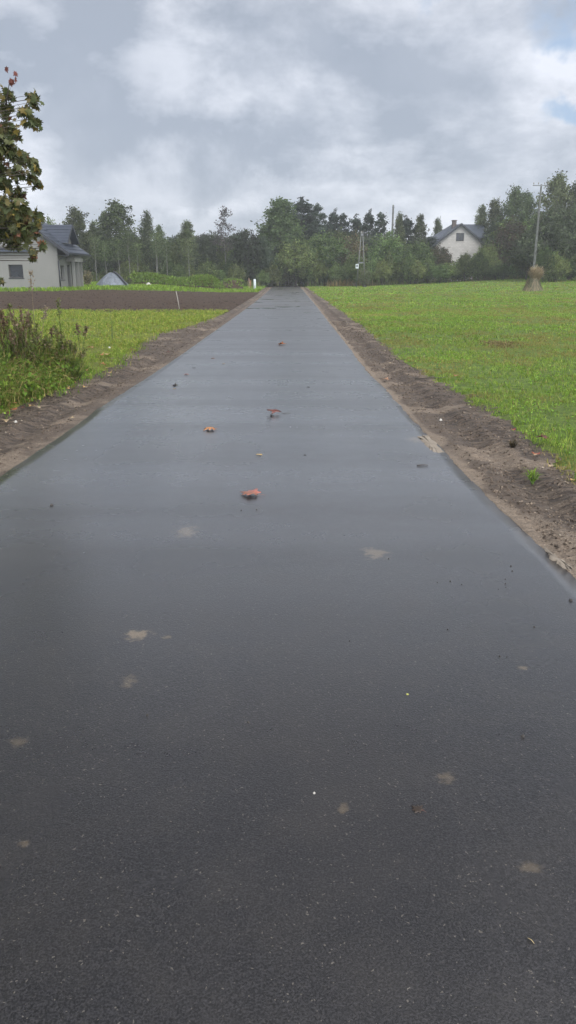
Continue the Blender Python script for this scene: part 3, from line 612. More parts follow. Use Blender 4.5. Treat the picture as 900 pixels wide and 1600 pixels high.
# yellow bush at the road end, shrub below the A pole
def bush(name, px, pytop, Y, wpx, cols, label, cat='shrub', n=1600, leaf=.13, spiky=False):
    p = P(px, 430, Y); g = float(gz(p[0], Y)); h = P(px, pytop, Y)[2]-g; r = wpx/1255*Y/2
    e = empty(name, (p[0], Y, g), label, cat); mb = MB(); tips = []
    for i in range(26):
        az = rng.random()*6.28; rr = r*math.sqrt(rng.random())*.85; hh = h*(1-.45*(rr/r)**2)*rng.uniform(.75, 1.05)
        b = np.array([cos(az)*rr*.25, sin(az)*rr*.25, -.05]); t = np.array([cos(az)*rr, sin(az)*rr, hh]); mb.tube([b, (b+t)/2+[0, 0, .1*h], t], [.02, .014, .006], 4)
        tips += [b+(t-b)*s for s in (.35, .6, .8, .95, 1)]
    tips = np.array(tips)[rng.integers(0, len(tips), n)]; q = tips+rng.normal(0, r*.16, (n, 3)); q[:, 2] = np.maximum(.04, q[:, 2])
    V, Fc, T = quads(q, leaf*rng.uniform(.5, 1.3, n), tints(n, cols, [1]*len(cols)))
    link('foliage', npmesh('foliage', V, Fc, T), M['leafn'], e); mb.build('stems', M['bark'], e); return e
bush('shrub', 433, 434, 118, 6, [(.30,.30,.14),(.22,.25,.10)], 'small pale yellow bush left of the far end of the road', n=500)
bush('shrub', 570, 421, 112, 24, [(.09,.13,.045),(.12,.15,.06),(.13,.12,.07)], 'green and brown shrub at the foot of the A-shaped pole')
bush('shrub', 136, 424, 84, 16, [(.30,.24,.14),(.20,.19,.09),(.10,.12,.05)], 'yellowish bush between the porch and the tarpaulin heap', n=1500, leaf=.12)
bush('shrub', 200, 434, 88, 12, [(.08,.11,.045),(.12,.11,.06)], 'low dark bush touching the right side of the tarpaulin heap', n=700)
# ------------------------------------------------------------------ earth ridge, dirt heap, tarpaulin heap
def mound(name, x0, x1, Y, ht, mat_, label, cat, nx=90, ny=16, depth=3.0, green=None, kind=None):
    a = P(x0, 430, Y)[0]; b = P(x1, 430, Y)[0]; V = []
    for i in range(nx):
        for j in range(ny):
            u = i/(nx-1); v = j/(ny-1); X = a+(b-a)*u; Yy = Y-depth/2+depth*v
            e = min(1, min(u, 1-u)*9)**.6; prof = sin(pi*v)**.8
            V.append((X, Yy, float(gz(X, Yy))-.03+ht(u)*e*prof*(.72+.55*float(fb(X*.9, Yy*.9, 4)))))
    i, j = np.meshgrid(np.arange(nx-1), np.arange(ny-1)); q = (i*ny+j).ravel(); Fc = np.stack([q, q+ny, q+ny+1, q+1], 1)
    V = np.array(V); c0 = V[:, :].mean(0); c0[2] = float(gz(c0[0], c0[1])); e = empty(name, c0, label, cat)
    link('earth', npmesh('earth', V-c0, Fc, None, True), mat_, e)
    if green:
        n = green; k = rng.integers(0, len(V), n); pp = V[k]-c0+rng.normal(0, .12, (n, 3))*[1, 1, .5]; kk = V[k, 2]-gz(V[k, 0], V[k, 1]) > .2; pp = pp[kk]; n = len(pp)
        pr = [blades(pp, rng.uniform(.1, .42, n), rng.uniform(.05, .1, n), rng.uniform(.2, 1, n), rng.random(n)*6.28, tints(n, [(.10,.16,.035),(.13,.19,.05),(.17,.15,.08)], [4, 3, 1])),
              pads(pp+[0, 0, .15], rng.uniform(.1, .24, n), tints(n, [(.11,.18,.04),(.14,.21,.05)], [1, 1]), .8)]
        V2, F2, T2 = join(pr); link('weeds', npmesh('weeds', V2, F2, T2), M['grass'], e)
    return e
mound('earth_ridge', 196, 348, 92, lambda u: 1.15+.2*sin(u*9), M['plough'], 'long low earth ridge overgrown with green weeds right of the tarpaulin heap', 'earth ridge', green=9000)
mound('earth_heap', 346, 380, 96, lambda u: 1.15, M['plough'], 'small brown heap of earth at the right end of the weedy ridge', 'earth heap', nx=26, green=350)
def tarp_heap():
    pl = P(149, 446, 82); pr = P(203, 446, 82); cx = (pl[0]+pr[0])/2; hw = (pr[0]-pl[0])/2; g = float(gz(cx, 82)); H = P(176, 425, 82)[2]-g
    e = empty('covered_heap', (cx, 82, g), 'peaked heap under a blue-grey tarpaulin on the grass right of the left house', 'covered heap'); n = 48; m_ = 20; V = []
    for i in range(n):
        a = 2*pi*i/n
        for j in range(m_):
            s = j/(m_-1); fold = 1+.05*sin(a*9+2)*s+.04*sin(a*17)*s
            rx = hw*fold*s; ry = 1.5*fold*s; z = H*(1-s**1.6)*(1+.07*sin(a*5)*s)
            V.append((rx*cos(a)+hw*-.05*(1-s), ry*sin(a), z-.03))
    i, j = np.meshgrid(np.arange(n), np.arange(m_-1)); q = (i*m_+j).ravel(); q2 = (((i+1) % n)*m_+j).ravel()
    link('tarpaulin', npmesh('tarp', V, np.stack([q, q+1, q2+1, q2], 1), None, True), M['tarp'], e)
    mb = MB(); pts = []
    for s in np.linspace(.12, 1, 7): pts.append((hw*s*.93, -1.5*s*.38, H*(1-s**1.6)+.07))
    mb.tube(pts, [.09, .11, .10, .12, .10, .11, .08], 6); mb.build('dark_fold', M['trim'], e, True)
tarp_heap()
# small bits near the ridge
def stone(px, py, s, m_, label, cat='stone', group=None, nm='stone', flat=.6):
    x, y = G(px, py); mb = MB(); n = 7; V = []; rr = [random.uniform(.7, 1.15) for _ in range(n)]
    for lv, (k, z) in enumerate([(1, -.1), (.95, .35), (.55, .85)]):
        for i in range(n): V.append((s*k*rr[i]*cos(i*2*pi/n), s*k*rr[(i+lv) % n]*sin(i*2*pi/n), s*z*flat*2))
    V.append((0, 0, s*flat*2)); Fc = [(l*n+i, l*n+(i+1) % n, (l+1)*n+(i+1) % n, (l+1)*n+i) for l in range(2) for i in range(n)]+[(2*n+i, 2*n+(i+1) % n, 3*n) for i in range(n)]+[tuple(range(n-1, -1, -1))]
    mb.add(V, Fc); o = mb.build(nm, m_); z = float(road_h(x, y)) if abs(x-RC) < RW else float(gz(x, y))+.03
    o.location = (x, y, z+s*.05); o.rotation_euler = (0, 0, random.random()*6); return props(o, label, cat, group)
def post(name, px, py0, py1, Y, r, m_, label, cat, lean=0, n=10, cap=True):
    b = P(px, py1, Y); g = float(gz(b[0], Y)); t = P(px, py0, Y)[2]-g
    mb = MB(); pts = [(0,0,-.15), (lean*t*.5,0,t*.5), (lean*t*.97,0,t*.96)]; rs = [r, r, r]
    if cap: pts.append((lean*t, 0, t)); rs.append(r*.6)
    mb.tube(pts, rs, n); o = mb.build(name, m_, None, True); o.location = (b[0], Y, g); return props(o, label, cat)
post('marker_post', 398, 436, 450, 95, .15, M['pale'], 'thick white post on the grass left of the far end of the road', 'post')
post('survey_stake', 389.3, 434.5, 447, 97, .035, simple('stake_paint', (.55, .36, .28), .7), 'thin pinkish stake left of the white post, the taller of two', 'stake', n=6)
post('survey_stake', 391.8, 438, 447, 98, .045, simple('stake_orange', (.40, .17, .10), .7), 'short reddish stake between the tall stake and the white post', 'stake', n=6)
post('survey_stake', 281, 455, 480, 42.5, .018, M['palestone'], 'thin pale stick leaning left at the near edge of the ploughed strip', 'stake', lean=-.17, n=6)
stone(370, 448.5, .22, M['palestone'], 'small white stone on the grass left of the two stakes')
stone(232, 447, .3, M['palestone'], 'pale lump lying in the grass before the weedy earth ridge')
# ------------------------------------------------------------------ left house
def left_house():
    Y0 = 68.0; c = P(94, 447, Y0); XR = c[0]; g = float(gz(XR, Y0)); XL = XR-10.6; Y1 = 74.3
    e = empty('plastered_house', (XR, Y0, g), 'unfinished plastered house with dark roof and dormer, left behind the maple leaves', 'house')
    def L(px, py, Y=Y0): p = P(px, py, Y); return p[0]-XR, p[2]-g
    D = Y1-Y0; W = -10.6; eave = 3.0; xe, ze = L(107, 395, Y0-.45); pitch = math.tan(radians(36)); xm = W/2; zr = ze+(xe-xm)*pitch
    wl, wt = L(12.5, 413.5); wr, wb = L(37, 434)
    def soff(x): return ze+(xe-abs(x-xm)-xm)*pitch-.22 if False else ze+(xe-(xm+abs(x-xm)))*pitch-.2
    mb = MB(); wz = soff(0)
    wall_cells(mb, 'y', 0, .35, W, 0, 0.0, wz, [(wl, wr, wb, wt), (-8.6, -7.4, .9, 2.2)])
    mb.prism([(W, 0, wz), (0, 0, wz), (xm, 0, soff(xm))], (0, .35, 0))
    wall_cells(mb, 'x', -.35, .35, .35, D, 0.0, wz, [(.55, 1.6, .8, 1.98), (2.6, 3.5, 0.02, 2.05), (3.9, 5.1, .02, 2.3)])
    mb.box((W, .35, 0), (W+.35, D, wz)); mb.box((W+.35, D-.35, 0), (-.35, D, wz))
    mb.prism([(W+.35, D-.35, wz), (-.35, D-.35, wz), (xm, D-.35, soff(xm)-.2)], (0, .3, 0))
    mb.build('wall', M['plaster'], e)
    mb = MB(); mb.box((W-.02, -.03, -.5), (.03, .0-.004, .12)); mb.box((.004, -.03, -.5), (.03, D, .12)); mb.build('plinth', M['plinth'], e)
    def win(a, b, z0, z1, axis='y', mull=1):
        f = MB(); t = .06
        bars = [(a, a+t, z0, z1), (b-t, b, z0, z1), (a+t, b-t, z0, z0+t), (a+t, b-t, z1-t, z1)]+[(a+(b-a)*(k+1)/(mull+1)-t/2, a+(b-a)*(k+1)/(mull+1)+t/2, z0+t, z1-t) for k in range(mull)]
        for (p, q, r, s) in bars: f.box(*(((p, .20, r), (q, .27, s)) if axis == 'y' else ((-.27, p, r), (-.20, q, s))))
        w = f.build('window', M['frame'], e); gl = MB()
        gl.box(*(((a+t, .23, z0+t), (b-t, .25, z1-t)) if axis == 'y' else ((-.25, a+t, z0+t), (-.23, b-t, z1-t)))); gl.build('pane', M['glass'], w)
        sl = MB(); sl.box(*(((a-.05, -.06, z0-.06), (b+.05, .19, z0-.003)) if axis == 'y' else ((-.19, a-.05, z0-.06), (.06, b+.05, z0-.003)))); sl.build('sill', M['trim'], w)
    win(wl, wr, wb, wt, mull=0); win(-8.6, -7.4, .9, 2.2); win(.55, 1.6, .8, 1.98, 'x')
    f = MB(); f.box((-.27, 2.6, .02), (-.2, 3.5, 2.05)); f.build('door', M['frame'], e)
    f = MB(); f.box((-.27, 3.9, .02), (-.2, 5.1, 2.3)); f.build('terrace_door', M['glass'], e)
    # roof: two slopes with standing ribs of metal tile
    t = .14; ov = .45; xl = 2*xm-xe
    r = MB(); r.slab([(xe, -ov, ze), (xe, D+ov, ze), (xm, D+ov, zr), (xm, -ov, zr)], t); r.slab([(xm-.003, -ov, zr), (xm-.003, D+ov, zr), (xl, D+ov, ze), (xl, -ov, ze)], t)
    n = 15
    for k in range(n):           # tile steps run along the eave
        x = xe+(xm-xe)*(k+.5)/n; z = ze+(zr-ze)*(k+.5)/n; dx = (xm-xe)/n*.5; dz = (zr-ze)/n*.5
        r.slab([(x-dx*.9, -ov, z-dz*.9+.055), (x-dx*.9, D+ov, z-dz*.9+.055), (x+dx*.9, D+ov, z+dz*.9+.012), (x+dx*.9, -ov, z+dz*.9+.012)], .012)
    rf = r.build('roof', M['roof'], e)
    b = MB(); 
    b.prism([(xe+.02, -ov-.03, ze+.03), (xm, -ov-.03, zr+.06), (xm, -ov-.03, zr-.28), (xe+.02, -ov-.03, ze-.26)], (0, .027, 0)); b.build('bargeboard', M['trim'], rf)
    b = MB(); b.prism([(xe+.003, -ov, ze-.12), (xe+.12, -ov, ze-.12), (xe+.12, -ov, ze+.0), (xe+.003, -ov, ze+.0)], (0, D+2*ov, 0)); b.build('gutter', M['trim'], rf)
    b = MB(); b.tube([(xe-.05, -.06, ze-.15), (.3, -.08, ze-.42), (.06, -.10, ze-.62), (.06, -.10, .0)], [.06]*4, 8); b.build('downpipe', M['trim'], e, True)
    # soffit under the eave
    b = MB(); b.box((0.004, -ov+.02, ze-.20), (xe-.03, D+ov-.02, ze-.165)); b.build('soffit', M['trim'], e)
    # facade gable (dormer) on the road side
    yc = 3.5; hy = 1.85; xf = -.12; dz_r = L(111, 351, Y0+yc)[1]; dz_e = dz_r-hy*math.tan(radians(38)); xb = xm+.3
    dm = MB(); y0, y1 = yc-1.55, yc+1.55; zt = dz_e+.12
    wall_cells(dm, 'x', xf-.3, .3, y0, y1, wz, zt, [(yc-1.1, yc-.2, wz+.12, zt-.22), (yc+.2, yc+1.1, wz+.12, zt-.22)])
    dm.prism([(xf-.3, y0, zt), (xf-.3, y1, zt), (xf-.3, yc, dz_r-.22)], (.3, 0, 0))
    dm.box((xb, y0, wz), (xf-.3, y0+.3, zt)); dm.box((xb, y1-.3, wz), (xf-.3, y1, zt))
    d = dm.build('dormer', M['plaster'], e)
    rr = MB(); xo = xf+.62
    rr.slab([(xb, yc-hy, dz_e), (xo, yc-hy, dz_e), (xo, yc, dz_r), (xb, yc, dz_r)], .14); rr.slab([(xb, yc+.003, dz_r), (xo, yc+.003, dz_r), (xo, yc+hy, dz_e), (xb, yc+hy, dz_e)], .14)
    for k in range(6):
        y = yc-hy+hy*(k+.5)/6; z = dz_e+(dz_r-dz_e)*(k+.5)/6; q = hy/12; q2 = (dz_r-dz_e)/12
        rr.slab([(xb, y-q*.9, z-q2*.9+.055), (xo, y-q*.9, z-q2*.9+.055), (xo, y+q*.9, z+q2*.9+.012), (xb, y+q*.9, z+q2*.9+.012)], .012)
    rr.build('dormer_roof', M['roof'], d)
    tr = MB(); tr.prism([(xo+.003, yc-hy-.02, dz_e+.02), (xo+.003, yc, dz_r+.06), (xo+.003, yc+hy+.02, dz_e+.02), (xo+.003, yc+hy+.02, dz_e-.24), (xo+.003, yc, dz_r-.24), (xo+.003, yc-hy-.02, dz_e-.24)], (.03, 0, 0)); tr.build('bargeboard', M['trim'], d)
    for k in (-1, 1):
        w = MB(); w.box((xf-.2, yc+k*.65-.45, wz+.12), (xf-.14, yc+k*.65+.45, zt-.22)); w.build('dormer_window', M['glass'], d)
    # porch: flat balcony slab on two posts
    ps = L(115, 403, Y0+3.2)[1]; s = MB(); s.box((.035, 2.45, ps-.32), (.75, 5.3, ps)); s.box((.12, 2.5, ps+.003), (.65, 5.2, ps+.13)); pc = s.build('porch_roof', M['concrete'], e)
    for y in (2.55, 3.95, 5.1):
        s = MB(); s.box((.42, y, -.1), (.66, y+.22, ps-.323)); s.build('porch_column', M['plaster'], e)
    # canopy strip over the near gable wall
    a, za = L(-60, 392); b_, zb = L(47, 392); s = MB(); s.slab([(a, -.35, zb+.12), (b_, -.35, zb+.12), (b_, -.004, zb+.22), (a, -.004, zb+.22)], .20); s.build('canopy', M['roof'], e)
left_house()
# ------------------------------------------------------------------ right block house
def right_house():
    Y0 = 134.0; ap = P(720.5, 349, Y0); g = float(gz(ap[0], Y0)); X0 = ap[0]; S = Y0/1255*1.0
    e = empty('block_house', (X0, Y0, g), 'unplastered block house with grey roof and brick chimney behind the right-hand bushes', 'house')
    h = ap[2]-g; hw = 4.35; pt = 27/32.5*.92; ez = h-hw*pt; D = 9
    wl = P(713, 364, Y0)[0]-X0; wr = P(725.6, 364, Y0)[0]-X0; zt = P(713, 364, Y0)[2]-g; zb = P(713, 377, Y0)[2]-g
    mb = MB(); xw = hw-.5; zu = lambda x: h-.25-abs(x)*pt; zl = min(zu(xw), zb); mb.box((-xw, 0, 0), (xw, .4, zl))
    for poly in ([(-xw, zl), (wl, zl), (wl, zu(wl)), (-xw, max(zl+.01, zu(xw)))], [(wr, zl), (xw, zl), (xw, max(zl+.01, zu(xw))), (wr, zu(wr))], [(wl, zt), (wr, zt), (wr, zu(wr)), (0, zu(0)), (wl, zu(wl))], [(wl, zl), (wr, zl), (wr, zb), (wl, zb)]):
        mb.prism([(x, 0, z) for x, z in poly], (0, .4, 0))
    mb.box((-hw+.5, .4, 0), (-hw+.9, D, ez-.2)); mb.box((hw-.9, .4, 0), (hw-.5, D, ez-.2)); mb.box((-hw-3.0, 3.4, 0), (-hw+.497, D, ez-1.9)); mb.box((hw-.497, 3.4, 0), (hw+.6, D, ez-1.2))
    mb.build('wall', M['block'], e)
    f = MB(); t = .09
    for (a, b, c, d) in [(wl, wl+t, zb, zt), (wr-t, wr, zb, zt), (wl+t, wr-t, zb, zb+t), (wl+t, wr-t, zt-t, zt), ((wl+wr)/2-.06, (wl+wr)/2+.06, zb+t, zt-t)]: f.box((a, .1, c), (b, .18, d))
    w = f.build('window', M['frame'], e); f = MB(); f.box((wl+t, .13, zb+t), (wr-t, .15, zt-t)); f.build('pane', M['glass'], w)
    f = MB(); f.box((wl-.1, -.06, zb-.1), (wr+.1, .08, zb-.004)); f.build('sill', M['palestone'], w)
    r = MB(); 
    r.slab([(-hw, -.5, ez), (0, -.5, h), (0, 7, h), (-hw, 7, ez)], .2); r.slab([(0.003, -.5, h), (hw, -.5, ez), (hw, 7, ez), (0.003, 7, h)], .2)
    # main roof with its ridge across the view; hipped at the left end
    zr = P(750, 350.5, Y0+6)[2]-g; xR = P(754.5, 350, Y0+6)[0]-X0; xl = P(706, 350, Y0+6)[0]-X0; xll = P(668, 378, Y0+2)[0]-X0; ze = P(750, 368, Y0+2)[2]-g; ze2 = P(668, 378, Y0+2)[2]-g
    r.add([(xll, 2.2, ze2), (xR+.2, 2.2, ze), (xR, 6, zr), (xl, 6, zr), (xll, 10, ze2), (xR+.2, 10, ze),
           (xll, 2.2, ze2-.2), (xR+.2, 2.2, ze-.2), (xll, 10, ze2-.2), (xR+.2, 10, ze-.2)],
          [(0,1,2,3), (0,3,4), (3,2,5,4), (1,5,2), (0,6,7,1), (4,8,6,0), (1,7,9,5), (5,9,8,4), (6,8,9,7)])
    rf = r.build('roof', M['roof'], e)
    b = MB()
    for s in (-1, 1): b.prism([(s*.0, -.53, h+.05), (s*(hw+.05), -.53, ez+.0), (s*(hw+.05), -.53, ez-.32), (0, -.53, h-.30)], (0, .027, 0))
    b.build('bargeboard', M['trim'], rf)
    cx = P(710, 344, Y0+3)[0]-X0; zc = P(710, 344, Y0+3)[2]-g; c = MB(); c.box((cx-.32, 2.7, h-3), (cx+.32, 3.4, zc-.12)); c.box((cx-.4, 2.62, zc-.117), (cx+.4, 3.48, zc))
    c.build('chimney', simple('chimney_brick', (.10, .08, .075), .85), rf)
right_house()
# ------------------------------------------------------------------ poles
def lattice_pole(px0, pyb, px1, pyt, Y, label):
    b = P(px0, 430, Y); g = float(gz(b[0], Y)); t = P(px1, pyt, Y); H = t[2]-g; dx = t[0]-b[0]
    e = empty('utility_pole', (b[0], Y, g), label, 'utility pole'); mb = MB(); lean = dx/H
    def wd(z): return .115-.05*z/H
    zs = [-.3]+list(np.arange(.9, H*.72, .62))
    # two flanges with rungs between, solid above
    for s in (-1, 1):
        for za, zb in ((-.3, H),):
            v = []
            for z in (za, zb): x = lean*z; w = wd(z); v += [(x+s*w, -.10, z), (x+s*(w-.065), -.10, z), (x+s*(w-.065), .10, z), (x+s*w, .10, z)]
            mb.add(v, [(0,1,2,3), (4,5,6,7), (0,1,5,4), (1,2,6,5), (2,3,7,6), (3,0,4,7)])
    for z in zs[1:]:
        x = lean*z; w = wd(z)-.067; mb.box((x-w, -.07, z-.13), (x+w, .07, z+.13))
    z = H*.74; v = []
    for zz in (z, H-.01): x = lean*zz; w = wd(zz)-.067; v += [(x-w, -.07, zz), (x+w, -.07, zz), (x+w, .07, zz), (x-w, .07, zz)]
    mb.add(v, [(0,1,2,3), (4,5,6,7), (0,1,5,4), (1,2,6,5), (2,3,7,6), (3,0,4,7)])
    mb.build('shaft', M['darkconc'], e)
    c = MB(); c.box((dx-.95, -.16, H-.18), (dx+.75, -.10, H-.08)); c.build('crossarm', M['metal'], e)
    for k in (-.85, -.35, .3, .65):
        c = MB(); c.tube([(dx+k, -.13, H-.08), (dx+k, -.13, H+.02), (dx+k, -.13, H+.04), (dx+k, -.13, H+.13), (dx+k, -.13, H+.17)], [.02, .02, .05, .055, .03], 8); c.build('insulator', M['insul'], e, True)
lattice_pole(833, 440, 846, 288, 88, 'tall slotted concrete pole with a crossarm, behind the straw-topped heap on the right')
def a_pole():
    Y = 113; b = P(564, 430, Y); g = float(gz(b[0], Y)); H = P(564, 364, Y)[2]-g
    e = empty('utility_pole', (b[0], Y, g), 'A-shaped pole with two spread legs and a small white box right of the road', 'utility pole')
    for s in (-1, 1):
        mb = MB(); mb.tube([(s*.62, 0, -.2), (s*.1, 0, H)], [.085, .06], 8); mb.build('leg', M['darkconc'], e, True)
    mb = MB(); mb.box((-.38, -.05, H*.45), (.38, .05, H*.45+.12)); mb.box((-.17, -.12, H-.35), (.17, .12, H-.1)); mb.build('brace', M['metal'], e)
    z = P(558, 416, Y)[2]-g; x = P(558, 416, Y)[0]-b[0]; mb = MB(); mb.box((x-.22, -.22, z-.3), (x+.2, -.1, z+.3)); bx = mb.build('box', M['pale'], e)
    mb = MB(); mb.box((x-.15, -.235, z-.1), (x+.12, -.223, z+.2)); mb.build('hatch', M['metal'], bx)
    mb = MB()
    for k in (-.1, .1): mb.tube([(k, 0, H-.1), (k, 0, H+.25)], [.03, .045], 6)
    mb.build('insulator', M['insul'], e)
a_pole()
def bare_post():
    Y = 132; b = P(610.5, 430, Y); g = float(gz(b[0], Y)); H = P(610.5, 320, Y)[2]-g
    e = empty('utility_pole', (b[0], Y, g), 'thick bare grey-green post rising above the pines, left of the block house', 'utility pole')
    mb = MB(); mb.tube([(0,0,-.2), (0,0,H-.1), (0,0,H)], [.20, .14, .12], 10); mb.build('shaft', M['darkconc'], e, True)
    mb = MB(); mb.tube([(0,0,H-.45), (0,0,H-.3)], [.2, .2], 10); mb.build('collar', M['metal'], e)
bare_post()
# straw-topped heap in the right field
def shock():
    x, y = G(832, 455); g = float(gz(x, y)); s = y/1255; h = 25*s; r = 15.5*s
    e = empty('stalk_heap', (x, y, g), 'cone-shaped heap of dark stalks with a pale straw plume standing in the right field', 'stalk heap')
    n = 2600; a = rng.random(n)*6.28; rr = r*np.sqrt(rng.random(n)); b = np.stack([np.cos(a)*rr, np.sin(a)*rr, np.zeros(n)], 1)
    V = []; b[:, :2] *= 1.12; hh = h*rng.uniform(.25, 1.0, n)*(1-.35*rr/r)*1.15
    base = b*(.6+.4*rng.random((n, 1))); tip = np.stack([b[:, 0]*.38*rng.uniform(.3, 1.8, n), b[:, 1]*.38*rng.uniform(.3, 1.8, n), hh], 1); w = .03
    px_ = np.stack([-np.sin(a)*w, np.cos(a)*w, np.zeros(n)], 1)*rng.uniform(.6, 1.4, (n, 1)); V = np.stack([b-px_, b+px_, tip+px_*.6, tip-px_*.6], 1).reshape(-1, 3)
    q = np.arange(n)*4; link('stalks', npmesh('stalks', V, np.stack([q, q+1, q+2, q+3], 1), np.repeat(tints(n, [(.20,.17,.10),(.10,.11,.055),(.30,.24,.15)], [3, 3, 2]), 4, 0)), M['leafn'], e)
    mb = MB(); mb.tube([(0,0,-.05),(0,0,h*.5),(0,0,h*.8)], [r*.5, r*.36, r*.08], 10); mb.build('core', simple('stalk_core', (.04, .035, .025), .95), e, True)
    n = 1700; c = np.array([2*s, 0, h*.85]); a = rng.random(n)*6.28; L = rng.uniform(.3, 1, n)*16*s
    d = np.stack([np.cos(a)*rng.uniform(.1, .95, n)+.25, np.sin(a)*.6, rng.uniform(.25, 1, n)], 1); d /= np.linalg.norm(d, axis=1)[:, None]
    p0 = c+rng.normal(0, .16, (n, 3)); p1 = p0+d*L[:, None]; w = np.stack([-np.sin(a), np.cos(a), 0*a], 1)*.022; V = np.stack([p0-w, p0+w, p1+w, p1-w], 1).reshape(-1, 3); q = np.arange(n)*4
    link('straw_plume', npmesh('plume', V, np.stack([q, q+1, q+2, q+3], 1), np.repeat(tints(n, [(.42,.33,.21),(.32,.25,.15),(.5,.42,.28)], [3, 2, 1]), 4, 0)), M['leafn'], e)
shock()
# ------------------------------------------------------------------ maple leaves
HALF = [(0,0), (.10,-.02), (.30,-.10), (.40,-.06), (.30,.08), (.34,.14), (.62,.22), (.70,.34), (.50,.40), (.36,.42), (.50,.62), (.46,.72), (.28,.66), (.16,.62), (.18,.80), (.09,.88), (0,1.08)]
OUT = HALF+[(-x, y) for x, y in HALF[-2:0:-1]]
OUT = np.array(OUT)-[0, .38]
def maple_leaves(P0, size, tint, droop=.25, normals=None):
    n = len(P0); k = len(OUT)
    if normals is None: normals = rng.normal(size=(n, 3))*[1, 1, .7]+[0, 0, .5]
    nn = normals/np.linalg.norm(normals, axis=1)[:, None]
    a = rng.normal(size=(n, 3))+[0, 0, -.5]; a -= (a*nn).sum(1)[:, None]*nn; a /= np.linalg.norm(a, axis=1)[:, None]; b = np.cross(nn, a)
    s = size[:, None, None]; V = np.zeros((n, k+1, 3)); V[:, 0] = P0+nn*size[:, None]*.08
    r2 = (OUT**2).sum(1); dr = droop*rng.uniform(.2, 1.4, n)
    V[:, 1:] = P0[:, None]+s*(OUT[None, :, 0, None]*b[:, None]+OUT[None, :, 1, None]*a[:, None]-(r2[None, :, None]*dr[:, None, None])*nn[:, None])
    q = np.arange(n)*(k+1); Fc = np.concatenate([np.stack([q, q+1+i, q+1+(i+1) % k], 1) for i in range(k)])
    return V.reshape(-1, 3), Fc, np.repeat(tint, k+1, 0)
def maple_tree():
    BX, BY = -8.6, 11.5; g = float(gz(BX, BY)); e = empty('maple_tree', (BX, BY, g), 'autumn maple with olive and reddish leaves reaching in from the left edge', 'maple tree')
    o0 = np.array([BX, BY, g]); tb = MB(); trunk = [np.array(p) for p in [(0,0,-.2), (.1,0,1.2), (0,.1,2.6), (.25,0,4.2), (.1,.1,6.2), (.2,0,11.0)]]
    tb.tube(trunk, [.24, .2, .18, .14, .09, .04], 10)
    cl = []   # cluster centres (relative), radius, leaves
    vis = [(13,150,9),(49,152,8),(55,162,7),(50,190,11),(38,176,9),(8,172,12),(14,203,11),(26,213,7),(6,224,14),(17,238,10),(36,248,11),(50,254,8),(26,270,10),(57,266,6),(48,277,8),(59,288,6),(6,290,10),(28,302,12),(8,318,16),(36,328,12),(58,338,8),(12,342,20),(36,350,15),(56,350,8),(14,370,18),(38,370,14),(24,384,10),(54,362,9),(51,397,6),(52,405,4),(66,385,7),(2,440,5),(-15,200,25),(-15,260,30),(-20,330,30),(-20,150,20),(-25,380,20)]
    for (px, py, r) in vis:
        Y = 10.2+random.uniform(-.5, .6); p = P(px, py, Y)-o0; R = r/1255*Y; st_ = np.array([.1, 0, max(1.6, min(7, p[2]-.8))])
        mid = st_+(p-st_)*.55+[0, 0, .15]; tb.tube([st_, mid, p+[0, 0, -.02]], [.022, .010, .004], 5); cl.append((p, R, int(8+r*r*.24)))
        tb.tube([mid, p+[R*.6, 0, R*.5]], [.006, .002], 4)
        for q_ in range(5): tb.tube([p+rng.normal(0, .1, 3)*R, p+rng.normal(0, .75, 3)*R], [.004, .0015], 3)
    tb.tube([P(9, 165, 10.2)-o0, P(13, 140, 10.2)-o0, P(15, 126, 10.2)-o0], [.012, .006, .003], 4)
    for i in range(210):      # crown outside the frame, overhanging the verge
        az = i*2.4; t = rng.random(); z = 2.2+11.5*t; rr = 5.2*math.sqrt(max(.05, 1-((z-7.2)/7.0)**2))*math.sqrt(rng.uniform(.15, 1)); p = np.array([rr*cos(az), rr*sin(az), z]); w = p+o0
        d = w-[0, 0, CAMZ]; v = d[1]*ct-d[2]*st; u = 450+F*d[0]/v; vv = 800-F*(d[1]*st+d[2]*ct)/v
        if -260 < vv and u > -130: continue
        st_ = np.array([.12, .03, max(1.8, z-1.2-rr*.2)]); tb.tube([st_, (st_+p)/2+[0, 0, .15], p], [.06, .03, .01], 5); cl.append((p, .75, 55))
    tb.build('trunk', M['bark'], e, True)
    Pp, S, T = [], [], []
    for (p, R, n) in cl:
        q = p+rng.normal(0, .5, (n, 3))*R*[1, 1, .85]; Pp.append(q); hue = rng.random()
        cols = [(.115,.125,.05), (.16,.135,.055), (.085,.105,.04), (.26,.12,.07), (.30,.23,.06)]; T.append(tints(n, cols, [4, 2, 4, .8 if hue > .75 else .15, 1.0 if hue < .3 else .3], .22)); S.append(rng.uniform(.045, .095, n))
    q = P(15, 127, 10.2)-o0+rng.normal(0, .035, (9, 3)); Pp.append(q); S.append(rng.uniform(.04, .07, 9)); T.append(tints(9, [(.20,.07,.055)], [1]))
    V, Fc, T = maple_leaves(np.concatenate(Pp), np.concatenate(S), np.concatenate(T)); link('crown', npmesh('maple_crown', V, Fc, T), M['leafn'], e)
maple_tree()
